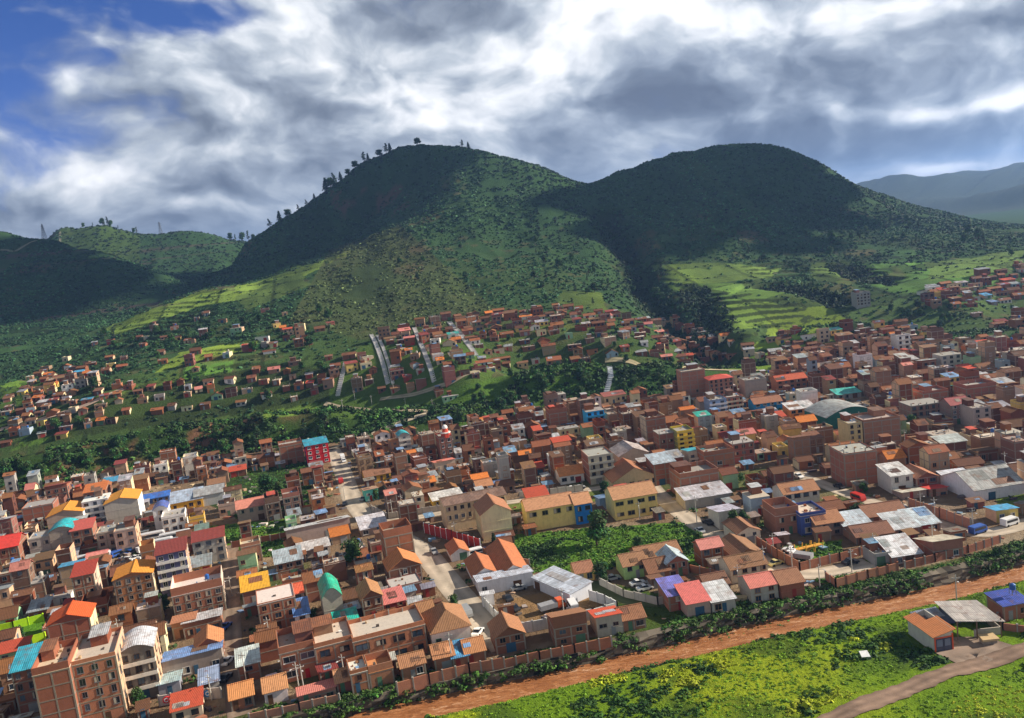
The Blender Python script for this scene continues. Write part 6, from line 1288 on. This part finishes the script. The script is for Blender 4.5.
# ------------------------------------------------------------------ vehicles
CARS = []
def car(bx, by, yaw, col, kind='car', label=None):
    X_, Y_ = map(float, G(bx, by)); L_, W_, Hh_ = dict(car=(4.2, 1.75, 1.45), van=(4.8, 1.9, 2.1), truck=(6.5, 2.3, 2.8), bus=(10.5, 2.5, 3.0))[kind]
    r = empty({'car': 'parked_car', 'van': 'parked_van', 'truck': 'parked_truck', 'bus': 'parked_bus'}[kind], (X_, Y_, .02+(.3 if by > 700 else .06)), math.radians(yaw)); tag(r, label or 'x', kind, 'vehicles parked in the town')
    def ext(pr, w, c, m=M_PAINT, nm='body'):
        b = MB(); n = len(pr); A = [(x, -w/2, z) for x, z in pr]; B = [(x, w/2, z) for x, z in pr]; b.poly(A, c, m); b.poly(B[::-1], c, m)
        for i in range(n): j = (i+1) % n; b.poly((A[j], A[i], B[i], B[j]), c, m)
        return b.build(nm, m, r)
    l = L_/2
    if kind == 'car':
        ext([(-l,.3),(l,.3),(l,.62),(l-.25,.78),(l-1.1,.9),(-l+.9,.92),(-l+.1,.85),(-l,.6)], W_, col); ext([(l-1.15,.88),(l-1.85,1.38),(-l+1.5,1.42),(-l+.75,.9)], W_*.86, GL, M_GLASS, 'windows'); ext([(l-1.8,1.36),(l-1.95,1.46),(-l+1.45,1.48),(-l+1.4,1.38)], W_*.84, col, M_PAINT, 'car_roof')
    elif kind in ('van', 'bus'):
        ext([(-l,.35),(l,.35),(l,1.1),(l-.35 if kind == 'van' else l-.1,Hh_*.92),(l-.7,Hh_),(-l+.1,Hh_),(-l,Hh_*.9)], W_, col); ext([(-l+.4,Hh_*.52),(l-.5,Hh_*.52),(l-.65,Hh_*.84),(-l+.4,Hh_*.84)], W_+.03, GL, M_GLASS, 'windows')
    else:
        ext([(l-1.9,.5),(l,.5),(l,1.5),(l-.3,2.4),(l-1.9,2.4)], W_, col, nm='cab'); ext([(-l,.8),(l-2.0,.8),(l-2.0,2.0),(-l,2.0)], W_, (.3,.3,.32), M_WALL, 'load_bed'); ext([(l-.9,1.5),(l+.02,1.5),(l-.25,2.2),(l-.9,2.2)], W_+.03, GL, M_GLASS, 'windows')
    for x in (-l+.8, l-.8):
        for y in (-W_/2+.05, W_/2-.05):
            b = MB(); b.bar((x, y-.1, .32), (x, y+.1, .32), .33, (.02,.02,.02), M_WALL, 10); b.build('wheel', M_WALL, r)
    if not label: cn = 'white' if min(col) > .55 else 'dark' if max(col) < .1 else 'red' if col[0] > 2*col[1] else 'blue' if col[2] > 1.5*col[0] else 'grey'; CARS.append((r, bx, by-3, f'{cn} parked {kind}'))
CW = (.78,.78,.78); CD = (.03,.03,.035); CR = (.5,.03,.02); CB = (.03,.1,.4); CG = (.3,.31,.32)
for a in [(478,634,70,CW,'car','white car parked on the street beside the white hipped roof house'),(335,541,12,CB,'car','blue car under the long white shed'),(377,522,10,CD,'car'),(364,500,70,CG,'car'),(387,485,15,CW,'car'),(345,505,100,CD,'car'),(226,628,80,CB,'car'),(228,663,80,CW,'car'),(226,680,80,CD,'car'),(572,490,10,CW,'car'),(580,489,10,CG,'car'),(700,532,100,CW,'car'),(708,524,110,CD,'car'),(776,565,20,(.6,.5,.2),'car'),
 (508,600,110,CD,'car','black car nearest the back shed in the dirt yard'),(514,610,120,CD,'car','long black car in the middle of the dirt yard'),(519,590,15,CG,'car'),(552,610,20,(.72,.12,.03),'truck','orange and white truck in the dirt yard'),(573,609,100,CW,'van','small white van right of the orange truck in the dirt yard'),(613,580,15,CG,'car'),(638,585,15,CW,'car','white car in front of the light green house'),(645,590,15,CW,'car'),(655,583,15,CG,'car'),
 (476,555,20,CW,'van','white van in the courtyard of the white arcaded halls'),(790,552,140,CW,'car'),(795,556,140,CG,'car'),(800,560,140,CW,'truck'),(978,533,20,CB,'van','blue van at the end of the straight lane on the right'),(120,478,12,CW,'car'),(215,466,12,CW,'car'),(60,492,15,CG,'car'),(250,463,12,CB,'van')]: car(*a)
lot = []
for r_, (x0, y0, x1, y1, n_) in enumerate([(118,556,170,547,9),(122,562,172,552,8),(128,569,160,562,5),(146,543,176,538,5)]):
    for i in range(n_): t = i/max(1, n_-1); car(x0+(x1-x0)*t, y0+(y1-y0)*t, 60+random.uniform(-8, 8), random.choice([CW, CW, CG, CB, CR, CD, CW]), random.choice(['car', 'car', 'van']))
for bx, by, yw in ((150,541,16),(158,548,16),(176,540,16),(95,562,16)): car(bx, by, yw, (.6,.6,.62), 'bus')
for c_, hw in ROADS[:6]:
    L_ = [i for i in range(1, len(c_)-1) if 0 < proj(c_[i][0], c_[i][1], 0.)[0] < 1024]
    for i in L_:
        if random.random() < .13 and hw > 2.6:
            t_ = c_[i+1]-c_[i-1]; t_ = t_/np.linalg.norm(t_); q_ = c_[i]+np.array([-t_[1], t_[0]])*random.choice([-1, 1])*hw*.6; a, b = proj(q_[0], q_[1], 0.)
            if 0 < b < 715: car(float(a), float(b), math.degrees(math.atan2(t_[1], t_[0])), random.choice([CW, CW, CG, CB, CR, CD]), random.choice(['car', 'car', 'car', 'van']))
label_all(CARS)
# playground: yellow and orange climbing frames
for i, (bx, by) in enumerate([(798,556),(806,554),(815,552)]):
    X_, Y_ = map(float, G(bx, by)); r = empty('climbing_frame', (X_, Y_, 0), .3); tag(r, ['left', 'middle', 'right'][i]+' yellow climbing frame behind the green playground', 'climbing frame', 'climbing frames')
    for x in (0, 2.4):
        for y in (0, 1.6): m = MB(); m.bar((x, y, -.2), (x+.3, y, 2.6), .1, (.75,.42,.06)); m.build('post', M_WALL, r)
    m = MB(); m.slab([(0,0,1.5),(2.6,0,1.5),(2.6,1.6,1.5),(0,1.6,1.5)], .12, (.7,.35,.06)); m.build('deck', M_WALL, r)
    m = MB(); m.slab([(-2.6,.3,.1),(0,.3,1.5),(0,1.3,1.5),(-2.6,1.3,.1)][::1], .1, (.8,.55,.12)); m.build('slide', M_WALL, r)
# red and white turret with a white dome on its block
P = G(444, 462); hb = 24*math.hypot(*P)/F; m = MB(); r = empty('turret', (P[0]+2., P[1]+3., hb+.3), 0); tag(r, 'small red and white turret with white dome on the turret block', 'turret')
m.cyl(0,0,-.3,1.6,2.1,(.6,.08,.05),M_WALL,8); m.cyl(0,0,1.6,2.,2.3,(.8,.78,.75),M_WALL,8); m.cyl(0,0,2.,3.6,1.4,(.62,.1,.06),M_WALL,8,1.1); m.build('wall', M_WALL, r)
m = MB(); pr = [(1.2,3.6),(1.15,4.2),(.85,4.8),(.4,5.1)]
for (r1, z1), (r2, z2) in zip(pr[:-1], pr[1:]): m.cyl(0,0,z1,z2,r1,(.85,.84,.82),M_PAINT,12,r2)
m.build('dome', M_PAINT, r)
# lattice pylons on the left hills
for i, (px, D, hp, lb) in enumerate([(37,1245,15,'tall steel lattice pylon on the leftmost dark ridge'),(155,1615,12,'distant steel lattice pylon on the far ridge left of the main hill')]):
    X_, D, Z_ = skyline(px, D-150, D+150); h = hp*D/F; m = MB(); c = (.16,.17,.18); b0 = h*.11
    cor = lambda z: b0*(1-z/h)+.35
    zs = [h*t for t in (0,.2,.38,.54,.68,.8,.9,1)]
    for s1, s2 in ((-1,-1),(1,-1),(1,1),(-1,1)): m.bar((s1*cor(0), s2*cor(0), -1), (s1*cor(h), s2*cor(h), h), .22, c, None, 4)
    for z1, z2 in zip(zs[:-1], zs[1:]):
        for f in range(4):
            (a1, a2), (b1, b2) = [((-1,-1),(1,-1)),((1,-1),(1,1)),((1,1),(-1,1)),((-1,1),(-1,-1))][f]; m.bar((a1*cor(z1), a2*cor(z1), z1), (b1*cor(z2), b2*cor(z2), z2), .12, c, None, 4); m.bar((b1*cor(z1), b2*cor(z1), z1), (a1*cor(z2), a2*cor(z2), z2), .12, c, None, 4)
    for z in (.7*h, .85*h): m.bar((-h*.16, 0, z), (h*.16, 0, z), .2, c, None, 4)
    o = m.build('lattice_pylon', M_WALL); o.location = (X_, D, Z_); tag(o, lb, 'pylon')
# ------------------------------------------------------------------ unseen clouds placed to shade the far hills (high up, right of the view)
def f_cloud(t, b): b.inputs['Base Color'].default_value = (.85,.86,.88,1)
M_CLOUD = mat('cloud', f_cloud, 1., 0.)
def cloud(gx_, gy_, gz_, dist, hx, hy):
    c = Vector((gx_, gy_, gz_))+sv*dist; V = []; Fc = []; g = np.random.default_rng(int(dist))
    for i in range(46):
        u = g.uniform(-1, 1); v_ = g.uniform(-1, 1)
        if u*u+v_*v_ > 1: continue
        r = g.uniform(.20, .34)*min(hx, hy)*(1.25-.6*(u*u+v_*v_)); n0 = len(V); cx_, cy_, cz_ = u*hx*.8, v_*hy*.8, g.uniform(-.1, .12)*r
        for a in range(9):
            th = math.pi*a/8
            for b in range(14): ph = 6.2832*b/14; k = 1+.13*math.sin(3*ph+a)+.1*math.cos(5*ph-a*2); V.append((c.x+cx_+r*k*math.sin(th)*math.cos(ph), c.y+cy_+r*k*math.sin(th)*math.sin(ph), c.z+cz_+r*.42*math.cos(th)))
        Fc += [(n0+a*14+b, n0+a*14+(b+1) % 14, n0+(a+1)*14+(b+1) % 14, n0+(a+1)*14+b) for a in range(8) for b in range(14)]
    o = link(bpy.data.objects.new('cloud', mesh_np('cloud', np.array(V), np.array(Fc), M_CLOUD, None, True))); tag(o, kind='structure')
cloud(300, 1010, 120, 1600, 300, 215)
cloud(-190, 1095, 160, 2100, 120, 85)  # cloud added to darken the left face of the main hill
cloud(-560, 1150, 130, 2700, 330, 240)
# ------------------------------------------------------------------ haze
hz = bpy.data.materials.new('haze'); hz.use_nodes = True; t = hz.node_tree; t.nodes.clear(); out = t.nodes.new('ShaderNodeOutputMaterial'); pv = t.nodes.new('ShaderNodeVolumePrincipled')
pv.inputs['Color'].default_value = (.28, .50, 1., 1); pv.inputs['Density'].default_value = .00010; pv.inputs['Anisotropy'].default_value = .3; t.links.new(pv.outputs[0], out.inputs['Volume'])
mb = MB(); mb.box(-9200, -400, -60, 9200, 9300, 420, (1, 1, 1)); o = mb.build('haze', hz); o.data.materials.clear(); o.data.materials.append(hz); tag(o, 'thin blue haze lying over the valley', 'haze', kind='stuff')
